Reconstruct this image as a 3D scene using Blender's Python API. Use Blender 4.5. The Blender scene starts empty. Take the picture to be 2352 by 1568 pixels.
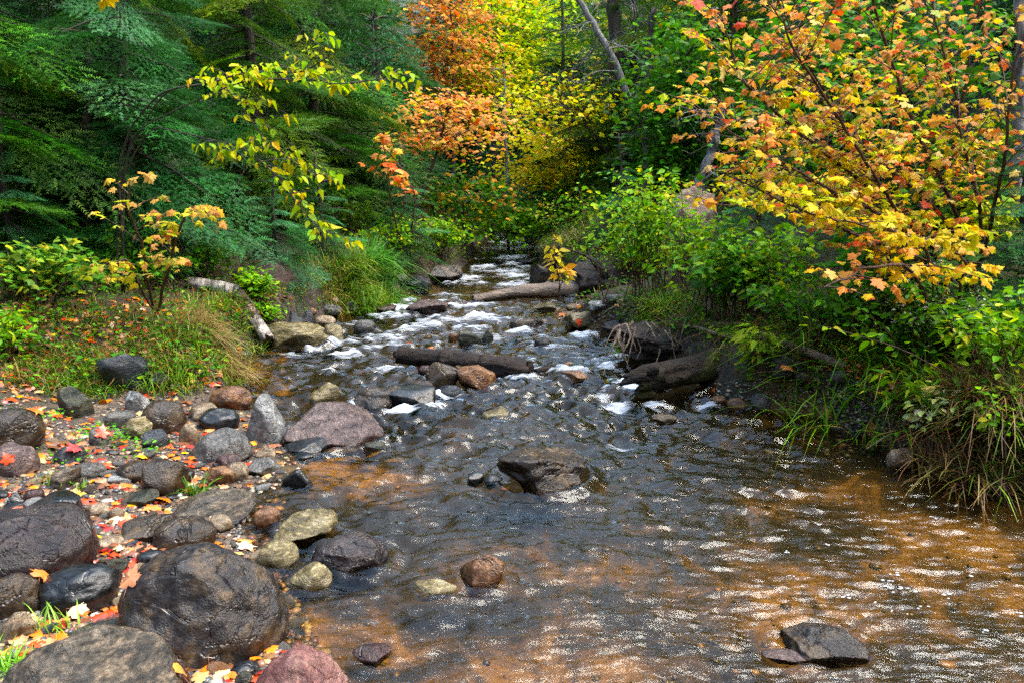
import bpy, bmesh, math, random
import numpy as np

random.seed(5)
rng = np.random.default_rng(11)
SC = bpy.context.scene
COL = SC.collection
R = math.radians

# ------------------------------------------------------------------ camera
CAMZ, PITCH, F, CX, CY = 1.7, R(12.0), 1829.0, 1176.0, 784.0
cam = bpy.data.cameras.new("camera")
cam.lens = 28.0
cam.sensor_width = 36.0
cam.clip_start = 0.05
cam.clip_end = 500
camo = bpy.data.objects.new("camera", cam)
camo.location = (0, 0, CAMZ)
camo.rotation_euler = (math.pi / 2 - PITCH, 0, 0)
COL.objects.link(camo)
SC.camera = camo
CP, SP = math.cos(PITCH), math.sin(PITCH)
EYE = np.array([0, 0, CAMZ])


def ray(px, py):
    cx, cy = (px - CX) / F, (CY - py) / F
    return np.array([cx, CP + cy * SP, -SP + cy * CP])     # unit forward depth


def at(px, py, Y):
    d = ray(px, py)
    return EYE + d * (Y / d[1])


# ------------------------------------------------------------------ noise
def _hash(ix, iy, iz):
    h = (ix.astype(np.int64) * 374761393 + iy.astype(np.int64) * 668265263 + iz.astype(np.int64) * 1274126177) & 0xFFFFFFFF
    h = ((h ^ (h >> 13)) * 1103515245) & 0xFFFFFFFF
    h = ((h ^ (h >> 15)) * 2654435761) & 0xFFFFFFFF
    return ((h ^ (h >> 16)) & 0xFFFFFF) / float(0xFFFFFF)


def vnoise(p):
    i = np.floor(p)
    f = p - i
    u = f * f * (3 - 2 * f)
    r = 0
    for dx in (0, 1):
        for dy in (0, 1):
            for dz in (0, 1):
                w = (u[:, 0] if dx else 1 - u[:, 0]) * (u[:, 1] if dy else 1 - u[:, 1]) * (u[:, 2] if dz else 1 - u[:, 2])
                r = r + w * _hash(i[:, 0] + dx, i[:, 1] + dy, i[:, 2] + dz)
    return r * 2 - 1


def fbm(p, oct=3):
    r, a, s = 0, 1.0, 0.0
    for k in range(oct):
        r = r + a * vnoise(p * (2.03 ** k) + 17.3 * k)
        s += a
        a *= 0.5
    return r / s


def n2(x, y, s, seed=0.0, oct=3):
    x = np.asarray(x, float)
    return fbm(np.stack([x.ravel() * s, np.asarray(y, float).ravel() * s, np.full(x.size, seed)], 1), oct).reshape(x.shape)


def sstep(a, b, x):
    t = np.clip((x - a) / (b - a), 0, 1)
    return t * t * (3 - 2 * t)


# ------------------------------------------------------------------ terrain
def zw(y):
    return np.interp(y, [0, 5, 6.3, 9, 12, 18, 24], [0, 0, 0.03, 0.10, 0.16, 0.24, 0.34])


def on_water(px, py):
    d = ray(px, py)
    z = 0.0
    for _ in range(40):
        t = (z - CAMZ) / d[2]
        z = float(zw(d[1] * t))
    return EYE + d * t


LE = [(900, 1900), (830, 1640), (790, 1568), (655, 1440), (610, 1300), (565, 1210), (590, 1130), (650, 1060), (620, 1000), (570, 930), (540, 880), (545, 830), (610, 795),
      (700, 762), (770, 730), (850, 700), (900, 680), (1000, 650), (1062, 625), (1075, 590), (1095, 568), (1125, 548)]
RE = [(3400, 1568), (2700, 1290), (2352, 1130), (2120, 1078), (2010, 1010), (1870, 955), (1720, 938), (1620, 900), (1520, 850), (1440, 800), (1405, 770), (1330, 746), (1265, 728),
      (1310, 706), (1380, 690), (1340, 662), (1265, 640), (1228, 610), (1262, 585), (1288, 570), (1268, 548)]
PL = np.array([on_water(*p) for p in LE])
PR = np.array([on_water(*p) for p in RE])


def xL(y):
    return np.interp(y, PL[:, 1], PL[:, 0])


def xR(y):
    return np.interp(y, PR[:, 1], PR[:, 0])


def H(x, y):
    x, y = np.asarray(x, float), np.asarray(y, float)
    l, r, w = xL(y), xR(y), zw(y)
    wob = 0.07 * n2(x, y, 3.1, 3.0, 2) + 0.10 * n2(x, y, 1.1, 13.0, 1)
    dl, dr = l - x + wob, x - r + wob
    din = np.minimum(-dl, -dr)
    nz = n2(x, y, 0.9, 1.0, 4)
    nf = n2(x, y, 6.0, 2.0, 2)
    bed = -np.minimum(0.03 + 0.22 * np.clip(din, 0, 9), 0.24) - 0.03 * nz - 0.012 * nf
    g = 1 - sstep(5.3, 6.3, y)
    # left bank
    d = np.clip(dl, 0, 200)
    bar = 0.10 * d + 0.34 * np.clip(d - 1.25, 0, 1.3) + 0.05 * np.clip(d - 2.6, 0, 9)
    bank = 0.34 * sstep(0, 0.22, d) + 0.21 * d
    L = g * bar + (1 - g) * bank + 0.5 * np.clip(d - 4.5, 0, 60)
    # right bank
    d = np.clip(dr, 0, 200)
    gb = sstep(8.3, 8.8, y) * (1 - sstep(10.0, 10.6, y))
    steep = 0.33 * sstep(0.0, 0.16, d) + 0.27 * np.clip(d, 0, 3) + 0.1 * np.clip(d - 3, 0, 50)
    flat = 0.10 * d + 0.3 * sstep(0.7, 1.1, d) + 0.2 * np.clip(d - 0.8, 0, 50)
    Rr = gb * flat + (1 - gb) * steep + 0.5 * np.clip(d - 4.5, 0, 60)
    out = np.where(dl > 0, L, Rr) + (0.05 * nz + 0.012 * nf) * np.clip(np.maximum(dl, dr) * 3, 0, 1)
    h = np.where(din > 0, bed, out) + w
    h = h + 1.15 * np.clip(-2.2 - y, 0, 9)          # unseen slope added behind the camera to block the low sky light
    return np.maximum(h, np.where(y > 20.5, 0.3 * (y - 20.5) - 0.1 + 0.1 * nz, -9))


_gx, _gy = np.arange(-16, 16.001, 0.04), np.arange(0.4, 34.001, 0.04)
_HG = H(*np.meshgrid(_gx, _gy))


def HL(x, y):
    """H looked up in a fine grid (fast)"""
    u = np.clip((np.asarray(x, float) + 16) / 0.04, 0, len(_gx) - 1.001)
    v = np.clip((np.asarray(y, float) - 0.4) / 0.04, 0, len(_gy) - 1.001)
    i, j = u.astype(int), v.astype(int)
    f, g = u - i, v - j
    return (_HG[j, i] * (1 - f) + _HG[j, i + 1] * f) * (1 - g) + (_HG[j + 1, i] * (1 - f) + _HG[j + 1, i + 1] * f) * g


def h1(x, y):
    return float(HL(x, y))


_T = np.arange(1.8, 34, 0.012)


def surf(px, py, lift=0.0, ground=False):
    """the point of the ground (or water) seen at a pixel of the photograph"""
    p = EYE + _T[:, None] * ray(px, py)
    s = HL(p[:, 0], p[:, 1])
    if not ground:
        s = np.maximum(s, zw(p[:, 1]))
    k = np.nonzero(p[:, 2] <= s + lift)[0]
    return p[k[0]] if len(k) else p[-1]


# ------------------------------------------------------------------ mesh helpers
def mesh(name, V, Fc, col=None, smooth=False, mat=None):
    me = bpy.data.meshes.new(name)
    V = np.asarray(V, np.float32)
    Fc = np.asarray(Fc, np.int32)
    k = Fc.shape[1]
    me.vertices.add(len(V))
    me.vertices.foreach_set("co", V.ravel())
    me.loops.add(Fc.size)
    me.loops.foreach_set("vertex_index", Fc.ravel())
    me.polygons.add(len(Fc))
    me.polygons.foreach_set("loop_start", np.arange(0, Fc.size, k, dtype=np.int32))
    me.polygons.foreach_set("use_smooth", np.full(len(Fc), smooth))
    if col is not None:
        a = me.attributes.new("Col", "FLOAT_COLOR", "POINT")
        c = np.ones((len(V), 4), np.float32)
        c[:, :3] = col
        a.data.foreach_set("color", c.ravel())
    me.update(calc_edges=True)
    if mat:
        me.materials.append(mat)
    return me


def link(name, me, parent=None, loc=None, label=None, cat=None, group=None, kind=None):
    o = bpy.data.objects.new(name, me)
    COL.objects.link(o)
    if parent is not None:
        o.parent = parent
    if loc is not None:
        o.location = [float(v) for v in loc]
    tag(o, label, cat, group, kind)
    return o


def tag(o, label=None, cat=None, group=None, kind=None):
    for k, v in (("label", label), ("category", cat), ("group", group), ("kind", kind)):
        if v:
            o[k] = v


def thing(name, loc, label, cat, group=None, rz=0.0, s=1.0):
    o = link(name, None, None, loc, label, cat, group)
    o.rotation_euler = (0, 0, rz)
    o.scale = (s, s, s)
    return o


def frames(axis, nrm):
    """rotation matrices with columns side, axis, normal"""
    a = axis / (np.linalg.norm(axis, axis=1, keepdims=True) + 1e-9)
    s = np.cross(a, nrm)
    s /= np.linalg.norm(s, axis=1, keepdims=True) + 1e-9
    n = np.cross(s, a)
    return np.stack([s, a, n], 2)


def inst(V, Fc, pos, M, scale, col=None):
    n, m = len(pos), len(V)
    scale = np.broadcast_to(np.asarray(scale, float), (n,))
    W = np.einsum("nij,mj->nmi", M, V) * scale[:, None, None] + pos[:, None, :]
    FF = (Fc[None] + (np.arange(n) * m)[:, None, None]).reshape(-1, Fc.shape[1])
    C = None if col is None else np.repeat(col, m, axis=0)
    return W.reshape(-1, 3), FF, C


def join(parts):
    Vs, Fs, Cs, o = [], [], [], 0
    for p in parts:
        Vs.append(p[0])
        Fs.append(p[1] + o)
        if p[2] is not None:
            Cs.append(p[2])
        o += len(p[0])
    return np.concatenate(Vs), np.concatenate(Fs), (np.concatenate(Cs) if Cs else None)


def tube(P, rad, ns=6, cap=True):
    P = np.asarray(P, float)
    n = len(P)
    rad = np.broadcast_to(np.asarray(rad, float), (n,))
    T = np.gradient(P, axis=0)
    T /= np.linalg.norm(T, axis=1, keepdims=True) + 1e-9
    ref = np.array([0.31, 0.17, 0.93]) if abs(T[0, 2]) < 0.8 else np.array([0.93, 0.31, 0.1])
    A = np.cross(T, ref)
    A /= np.linalg.norm(A, axis=1, keepdims=True) + 1e-9
    B = np.cross(T, A)
    th = np.arange(ns) * 2 * np.pi / ns
    V = P[:, None] + rad[:, None, None] * (np.cos(th)[None, :, None] * A[:, None] + np.sin(th)[None, :, None] * B[:, None])
    V = V.reshape(-1, 3)
    i = np.arange(n - 1)[:, None] * ns
    j = np.arange(ns)[None]
    a, b = i + j, i + (j + 1) % ns
    Fq = np.stack([a, b, b + ns, a, b + ns, a + ns], -1).reshape(-1, 3)
    if cap:
        V = np.concatenate([V, P[:1], P[-1:]])
        c0, c1 = n * ns, n * ns + 1
        k = np.arange(ns)
        Fq = np.concatenate([Fq, np.stack([np.full(ns, c0), (k + 1) % ns, k], 1),
                             np.stack([np.full(ns, c1), (n - 1) * ns + k, (n - 1) * ns + (k + 1) % ns], 1)])
    return V, Fq, None


def smooth_path(P, n):
    P = np.asarray(P, float)
    t = np.linspace(0, 1, len(P))
    q = np.linspace(0, 1, n)
    out = np.stack([np.interp(q, t, P[:, k]) for k in range(P.shape[1])], 1)
    for _ in range(max(1, n // len(P) // 2)):
        out[1:-1] = 0.25 * out[:-2] + 0.5 * out[1:-1] + 0.25 * out[2:]
    return out


def pick(pal, n, jit=0.15):
    pal = np.asarray(pal, float)
    w = pal[:, 3] if pal.shape[1] > 3 else np.ones(len(pal))
    k = rng.choice(len(pal), n, p=w / w.sum())
    c = pal[k, :3] * (1 + jit * rng.standard_normal((n, 1)))
    c = c * (1 + 0.08 * rng.standard_normal((n, 3)))
    mn = c.mean(1, keepdims=True)
    c = mn + 1.18 * (c - mn)
    return np.clip(c, 0.003, 0.95)


# ------------------------------------------------------------------ materials
def nodes(name):
    m = bpy.data.materials.new(name)
    m.use_nodes = True
    t = m.node_tree
    t.nodes.clear()
    out = t.nodes.new("ShaderNodeOutputMaterial")

    def N(kind, **kw):
        n = t.nodes.new("ShaderNode" + kind)
        for k, v in kw.items():
            if k.startswith("i_"):
                key = k[2:].replace("_", " ")
                n.inputs[int(key) if key.isdigit() else key].default_value = v
            else:
                setattr(n, k, v)
        return n

    def L(a, b):
        t.links.new(a, b)
    return m, N, L, out


def ramp(N, stops, interp="LINEAR"):
    r = N("ValToRGB")
    r.color_ramp.interpolation = interp
    e = r.color_ramp.elements
    while len(e) < len(stops):
        e.new(0.5)
    for k, (p, c) in enumerate(stops):
        e[k].position = p
        e[k].color = (c[0], c[1], c[2], 1) if isinstance(c, (tuple, list)) else (c, c, c, 1)
    return r


def leaf_mat(name, trans=0.35, rough=0.42, spec=0.45):
    m, N, L, out = nodes(name)
    a = N("Attribute", attribute_name="Col")
    g = N("NewGeometry")
    tc = N("TexCoord")
    nz = N("TexNoise", i_Scale=38.0, i_Detail=3.0)
    L(tc.outputs["Object"], nz.inputs["Vector"])
    hs = N("HueSaturation")
    mr = N("MapRange", i_3=0.72, i_4=1.25)
    L(nz.outputs["Fac"], mr.inputs[0])
    L(mr.outputs[0], hs.inputs["Value"])
    L(a.outputs["Color"], hs.inputs["Color"])
    p = N("BsdfPrincipled", i_Roughness=rough)
    p.inputs["Specular IOR Level"].default_value = spec
    L(hs.outputs[0], p.inputs["Base Color"])
    tr = N("BsdfTranslucent")
    L(hs.outputs[0], tr.inputs["Color"])
    mx = N("MixShader", i_0=trans)
    L(p.outputs[0], mx.inputs[1])
    L(tr.outputs[0], mx.inputs[2])
    L(mx.outputs[0], out.inputs[0])
    return m


def rock_mat(name, c1, c2, c3, scale=6.0, band=0.0, rough=(0.08, 0.30), bump=0.5, spots=None):
    m, N, L, out = nodes(name)
    tc = N("TexCoord")
    oi = N("ObjectInfo")
    off = N("VectorMath", operation="MULTIPLY_ADD")
    off.inputs[1].default_value = (1, 1, 1 + band * 6)
    L(tc.outputs["Object"], off.inputs[0])
    cb = N("CombineXYZ")
    for k in range(3):
        mm = N("Math", operation="MULTIPLY", i_1=37.0 * (k + 1))
        L(oi.outputs["Random"], mm.inputs[0])
        L(mm.outputs[0], cb.inputs[k])
    L(cb.outputs[0], off.inputs[2])
    a = N("TexNoise", i_Scale=scale * 1.7, i_Detail=9.0, i_Roughness=0.68, i_Distortion=0.15)
    b = N("TexNoise", i_Scale=scale * 7, i_Detail=6.0, i_Roughness=0.7)
    c = N("TexNoise", i_Scale=scale * 28, i_Detail=4.0, i_Roughness=0.7)
    for q in (a, b, c):
        L(off.outputs[0], q.inputs["Vector"])
    k_ = 0.27 if max(c3) < 0.25 else 0.42
    c1, c2, c3 = [tuple(q * k_ for q in c) for c in (c1, c2, c3)]
    r = ramp(N, [(0.36, c1), (0.5, c2), (0.62, c3)])
    L(a.outputs["Fac"], r.inputs[0])
    r2 = ramp(N, [(0.30, 0.25), (0.5, 0.9), (0.70, 2.3)])
    L(b.outputs["Fac"], r2.inputs[0])
    mul = N("Mix", data_type="RGBA", blend_type="MULTIPLY", i_0=0.8)
    L(r.outputs[0], mul.inputs[6])
    L(r2.outputs[0], mul.inputs[7])
    last = mul.outputs[2]
    if spots:
        rs = ramp(N, [(0.56, 0.0), (0.62, 1.0)])
        L(c.outputs["Fac"], rs.inputs[0])
        ms = N("Mix", data_type="RGBA")
        L(rs.outputs[0], ms.inputs[0])
        L(last, ms.inputs[6])
        ms.inputs[7].default_value = (*spots, 1)
        last = ms.outputs[2]
    p = N("BsdfPrincipled")
    p.inputs["Specular IOR Level"].default_value = 0.42
    L(last, p.inputs["Base Color"])
    rr = N("MapRange", i_1=0.35, i_2=0.65, i_3=rough[0], i_4=rough[1])
    L(b.outputs["Fac"], rr.inputs[0])
    L(rr.outputs[0], p.inputs["Roughness"])
    add0 = N("Math", operation="MULTIPLY_ADD", i_1=0.28)
    L(c.outputs["Fac"], add0.inputs[0])
    L(b.outputs["Fac"], add0.inputs[2])
    add = N("Math", operation="MULTIPLY_ADD", i_1=1.6)
    L(a.outputs["Fac"], add.inputs[0])
    L(add0.outputs[0], add.inputs[2])
    # fine cracks
    cn = N("TexNoise", i_Scale=scale * 0.55, i_Detail=5.0, i_Roughness=0.55, i_Distortion=1.2)
    L(off.outputs[0], cn.inputs["Vector"])
    cs = N("Math", operation="SUBTRACT", i_1=0.5)
    L(cn.outputs["Fac"], cs.inputs[0])
    ca = N("Math", operation="ABSOLUTE")
    L(cs.outputs[0], ca.inputs[0])
    cr = N("MapRange", i_1=0.0, i_2=0.014, i_3=-1.3, i_4=0.0)
    L(ca.outputs[0], cr.inputs[0])
    ad2 = N("Math", operation="ADD")
    L(add.outputs[0], ad2.inputs[0])
    L(cr.outputs[0], ad2.inputs[1])
    bp = N("Bump", i_Strength=bump, i_Distance=0.02)
    L(ad2.outputs[0], bp.inputs["Height"])
    L(bp.outputs[0], p.inputs["Normal"])
    L(p.outputs[0], out.inputs[0])
    return m


def bark_mat(name, c1, c2, moss=None, scale=9.0, rough=0.6, stretch=(1, 1, 0.25), spec=0.4):
    m, N, L, out = nodes(name)
    tc = N("TexCoord")
    mp = N("Mapping")
    mp.inputs["Scale"].default_value = stretch
    L(tc.outputs["Object"], mp.inputs[0])
    a = N("TexNoise", i_Scale=scale, i_Detail=7.0, i_Roughness=0.65)
    b = N("TexNoise", i_Scale=scale * 6, i_Detail=5.0, i_Roughness=0.7)
    c = N("TexNoise", i_Scale=3.0, i_Detail=5.0)
    L(mp.outputs[0], a.inputs[0])
    L(mp.outputs[0], b.inputs[0])
    L(tc.outputs["Object"], c.inputs[0])
    r = ramp(N, [(0.38, c1), (0.62, c2)])
    L(a.outputs["Fac"], r.inputs[0])
    last = r.outputs[0]
    if moss:
        rm = ramp(N, [(0.52, 0.0), (0.6, 0.85)])
        L(c.outputs["Fac"], rm.inputs[0])
        mx = N("Mix", data_type="RGBA")
        L(rm.outputs[0], mx.inputs[0])
        L(last, mx.inputs[6])
        mx.inputs[7].default_value = (*moss, 1)
        last = mx.outputs[2]
    p = N("BsdfPrincipled", i_Roughness=rough)
    p.inputs["Specular IOR Level"].default_value = spec
    L(last, p.inputs["Base Color"])
    hs_ = N("Math", operation="MULTIPLY_ADD", i_1=1.6)
    L(a.outputs["Fac"], hs_.inputs[0])
    L(b.outputs["Fac"], hs_.inputs[2])
    bp = N("Bump", i_Strength=0.9, i_Distance=0.03)
    L(hs_.outputs[0], bp.inputs["Height"])
    L(bp.outputs[0], p.inputs["Normal"])
    L(p.outputs[0], out.inputs[0])
    return m


M_LEAF = leaf_mat("leaf", 0.45, 0.45, 0.14)
M_LITTER = leaf_mat("wet_fallen_leaf", 0.08, 0.3, 0.6)
M_NEEDLE = leaf_mat("needle", 0.3, 0.45, 0.12)
M_GRASS = leaf_mat("grass_blade", 0.3, 0.4, 0.4)
M_BARK = bark_mat("dark_bark", (0.02, 0.015, 0.011), (0.085, 0.06, 0.045))
M_GREYBARK = bark_mat("grey_bark", (0.06, 0.055, 0.055), (0.30, 0.28, 0.28), scale=14)
M_TWIG = bark_mat("reddish_twig", (0.05, 0.022, 0.015), (0.16, 0.075, 0.05), scale=20)
M_LOG = bark_mat("wet_log", (0.006, 0.004, 0.004), (0.030, 0.018, 0.013), scale=9, rough=0.42, stretch=(0.25, 1, 1), spec=0.22)
M_MOSSLOG = bark_mat("mossy_log", (0.008, 0.006, 0.005), (0.036, 0.022, 0.013), moss=(0.05, 0.05, 0.008), scale=9, spec=0.2, rough=0.5, stretch=(0.3, 1, 1))
M_DRYWOOD = bark_mat("pale_dead_wood", (0.08, 0.05, 0.035), (0.34, 0.24, 0.17), scale=12, stretch=(0.3, 1, 1))
M_BIRCH = bark_mat("birch_bark", (0.05, 0.04, 0.035), (0.62, 0.55, 0.48), scale=8, stretch=(3.0, 0.7, 0.7))
M_ROOT = bark_mat("dark_roots", (0.008, 0.006, 0.005), (0.05, 0.032, 0.024), scale=8, rough=0.5, stretch=(1, 1, 1))

# ------------------------------------------------------------------ ground
def axis_pts(segs):
    out = [np.linspace(a, b, n, endpoint=False) for a, b, n in segs]
    return np.concatenate(out + [[segs[-1][1]]])


gx = axis_pts([(-90, -20, 20), (-20, -6, 50), (-6, 6, 300), (6, 20, 50), (20, 90, 20)])
gy = axis_pts([(-30, 1, 30), (1, 9, 230), (9, 20, 170), (20, 40, 60), (40, 120, 25)])
GX, GY = np.meshgrid(gx, gy)
GZ = H(GX, GY)
V = np.stack([GX.ravel(), GY.ravel(), GZ.ravel()], 1)
nx, ny = len(gx), len(gy)
ii = (np.arange(ny - 1)[:, None] * nx + np.arange(nx - 1)[None]).ravel()
FQ = np.stack([ii, ii + 1, ii + nx + 1, ii + nx], 1)
dl, dr = xL(GY) - GX, GX - xR(GY)
bedw = 1 - sstep(-0.05, 0.08, np.maximum(dl, dr))
barw = sstep(-0.1, 0.05, dl) * (1 - sstep(5.4, 6.2, GY)) * (1 - sstep(1.1, 1.7, dl + 0.3 * n2(GX, GY, 2.0, 8)))
gbr = sstep(8.3, 8.7, GY) * (1 - sstep(10.0, 10.6, GY)) * (1 - sstep(0.7, 1.0, dr)) * sstep(-0.1, 0.05, dr)
barw = np.maximum(barw, gbr)
cut = sstep(-0.02, 0.05, np.maximum(dl, dr)) * (1 - sstep(0.2, 0.4, np.maximum(dl, dr))) * (1 - barw)
gcol = np.stack([bedw, barw, cut], -1).reshape(-1, 3)

def sand_map(x, y):
    """where pale sand covers the dark stony bed"""
    f = np.full(np.shape(x), 0.0)
    for px, py, rx, ry, a in [(790, 1050, 190, 50, 1.25), (640, 1230, 90, 60, .7), (1150, 1200, 160, 60, .9), (1330, 1210, 180, 40, .8), (1250, 1420, 460, 110, 0.95), (800, 1420, 200, 80, .95), (1500, 1530, 420, 60, .85), (1950, 1080, 280, 60, 0.9), (2250, 1200, 330, 140, 1.0), (1850, 1280, 420, 150, 0.9), (2300, 1480, 300, 140, .7),
                              (1620, 1400, 200, 90, .6), (1000, 1540, 200, 60, .6), (1300, 690, 120, 12, .8), (960, 660, 60, 10, .8), (600, 830, 60, 40, .6), (620, 870, 60, 30, .6), (1400, 760, 60, 12, .8), (1800, 960, 160, 26, .9)]:
        c = on_water(px, py)
        k = math.hypot(c[1], CAMZ) / F
        f = np.maximum(f, a * np.exp(-((x - c[0]) / (rx * k)) ** 2 - ((y - c[1]) / (ry * k * math.hypot(c[1], CAMZ) / CAMZ)) ** 2))
    return f


m, N, L, out = nodes("creek_ground")
sda = N("Attribute", attribute_name="Sand")
za = N("Attribute", attribute_name="Col")
sep = N("SeparateColor")
L(za.outputs["Color"], sep.inputs[0])
tc = N("TexCoord")


def noise(scale, detail=6.0, rough=0.6, vec=None, dist=0.0):
    q = N("TexNoise", i_Scale=scale, i_Detail=detail, i_Roughness=rough, i_Distortion=dist)
    L(vec if vec is not None else tc.outputs["Object"], q.inputs["Vector"])
    return q


mpb = N("Mapping")
mpb.inputs["Scale"].default_value = (1.0, 0.75, 1.0)
L(tc.outputs["Object"], mpb.inputs[0])
nb = noise(3.2, 8.0, 0.66, mpb.outputs[0], 0.9)
rb = ramp(N, [(0.50, (0.006, 0.006, 0.004)), (0.66, (0.028, 0.020, 0.006)), (0.80, (0.105, 0.060, 0.013)), (1.02, (0.29, 0.165, 0.032))])
nbs = N("MapRange", i_1=0.3, i_2=0.7, i_3=0.18, i_4=0.82)
L(nb.outputs["Fac"], nbs.inputs[0])
sadd = N("Math", operation="MULTIPLY_ADD", i_1=0.38)
L(sda.outputs["Fac"], sadd.inputs[0])
L(nbs.outputs[0], sadd.inputs[2])
L(sadd.outputs[0], rb.inputs[0])
nb2 = noise(22.0, 5.0, 0.7)
rb2 = ramp(N, [(0.35, 0.55), (0.6, 1.25)])
L(nb2.outputs["Fac"], rb2.inputs[0])
mb = N("Mix", data_type="RGBA", blend_type="MULTIPLY", i_0=0.8)
L(rb.outputs[0], mb.inputs[6])
L(rb2.outputs[0], mb.inputs[7])
ns_ = noise(5.5, 8.0, 0.7)
rs_ = ramp(N, [(0.36, (0.022, 0.014, 0.008)), (0.5, (0.055, 0.034, 0.018)), (0.6, (0.03, 0.045, 0.010)), (0.7, (0.045, 0.075, 0.014))])
L(ns_.outputs["Fac"], rs_.inputs[0])
vg = N("TexVoronoi", i_Scale=26.0)
L(tc.outputs["Object"], vg.inputs["Vector"])
rg = ramp(N, [(0.0, (0.20, 0.14, 0.09)), (0.35, (0.12, 0.085, 0.06)), (0.7, (0.28, 0.20, 0.13)), (1.0, (0.10, 0.09, 0.09))])
sv = N("SeparateColor")
L(vg.outputs["Color"], sv.inputs[0])
L(sv.outputs[0], rg.inputs[0])
rgd = ramp(N, [(0.0, 1.0), (0.35, 0.75), (0.6, 0.25)])
L(vg.outputs["Distance"], rgd.inputs[0])
mg = N("Mix", data_type="RGBA", blend_type="MULTIPLY", i_0=0.8)
L(rg.outputs[0], mg.inputs[6])
L(rgd.outputs[0], mg.inputs[7])
m1 = N("Mix", data_type="RGBA")
L(sep.outputs[1], m1.inputs[0])
L(rs_.outputs[0], m1.inputs[6])
L(mg.outputs[2], m1.inputs[7])
m2 = N("Mix", data_type="RGBA")
L(sep.outputs[2], m2.inputs[0])
L(m1.outputs[2], m2.inputs[6])
nct = noise(17.0, 7.0, 0.7)
rct = ramp(N, [(0.36, (0.008, 0.005, 0.003)), (0.5, (0.03, 0.019, 0.011)), (0.64, (0.085, 0.055, 0.032))])
L(nct.outputs["Fac"], rct.inputs[0])
L(rct.outputs[0], m2.inputs[7])
m3 = N("Mix", data_type="RGBA")
L(sep.outputs[0], m3.inputs[0])
L(m2.outputs[2], m3.inputs[6])
L(mb.outputs[2], m3.inputs[7])
p = N("BsdfPrincipled", i_Roughness=0.55)
L(m3.outputs[2], p.inputs["Base Color"])
nbm = noise(34.0, 6.0, 0.7)
bp = N("Bump", i_Strength=0.9, i_Distance=0.045)
L(nbm.outputs["Fac"], bp.inputs["Height"])
L(bp.outputs[0], p.inputs["Normal"])
L(p.outputs[0], out.inputs[0])
ground = link("ground", mesh("ground", V, FQ, gcol, True, m), kind="structure")
sa = ground.data.attributes.new("Sand", "FLOAT", "POINT")
sa.data.foreach_set("value", sand_map(GX, GY).ravel().astype(np.float32))

# ------------------------------------------------------------------ rocks
_ico = {}


def ico(n):
    if n not in _ico:
        bm = bmesh.new()
        bmesh.ops.create_icosphere(bm, subdivisions=n, radius=1.0)
        bm.verts.ensure_lookup_table()
        _ico[n] = (np.array([v.co[:] for v in bm.verts]), np.array([[v.index for v in f.verts] for f in bm.faces]))
        bm.free()
    return _ico[n]


def rock_shape(kind, seed, sub):
    V, Fc = ico(sub)
    V = V.copy()
    r = np.random.default_rng(seed)
    npl, lo, hi, na, sq = {"round": (5, 0.80, 0.97, 0.12, 0.10), "dome": (5, 0.74, 0.95, 0.13, 0.12), "block": (12, 0.52, 0.82, 0.10, 0.3), "slab": (9, 0.55, 0.85, 0.10, 0.35),
                           "jag": (11, 0.50, 0.80, 0.30, 0.2), "wedge": (9, 0.50, 0.80, 0.12, 0.2)}[kind]
    V = np.sign(V) * np.abs(V) ** (1 - sq)
    for _ in range(npl):
        nn = r.standard_normal(3)
        nn[1] -= 0.5 * r.random()
        nn /= np.linalg.norm(nn)
        o = r.uniform(lo, hi)
        s = V @ nn - o
        V -= nn * (np.clip(s, 0, 9) * 0.92)[:, None]
    if kind in ("dome", "wedge"):
        k = 0.42 if kind == "dome" else 0.6
        t = np.clip((V[:, 2] + 0.4) / 1.4, 0, 1)
        sh = r.uniform(-0.3, 0.3)
        V[:, 0] = V[:, 0] * (1 - k * t) + sh * t * 0.4
        V[:, 1] *= 1 - 0.8 * k * t
    o = r.uniform(0, 50, 3)
    f = 1 + na * fbm(V * 1.3 + o, 2) + 0.07 * fbm(V * 3.3 + o, 3) + 0.028 * fbm(V * 9 + o, 3)
    if kind == "jag":
        f += 0.10 * -np.abs(fbm(V * 3.0 + o, 3))
    V *= f[:, None]
    a, b = V.min(0), V.max(0)
    return (V - (a + b) / 2) / ((b - a) / 2), Fc


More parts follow.
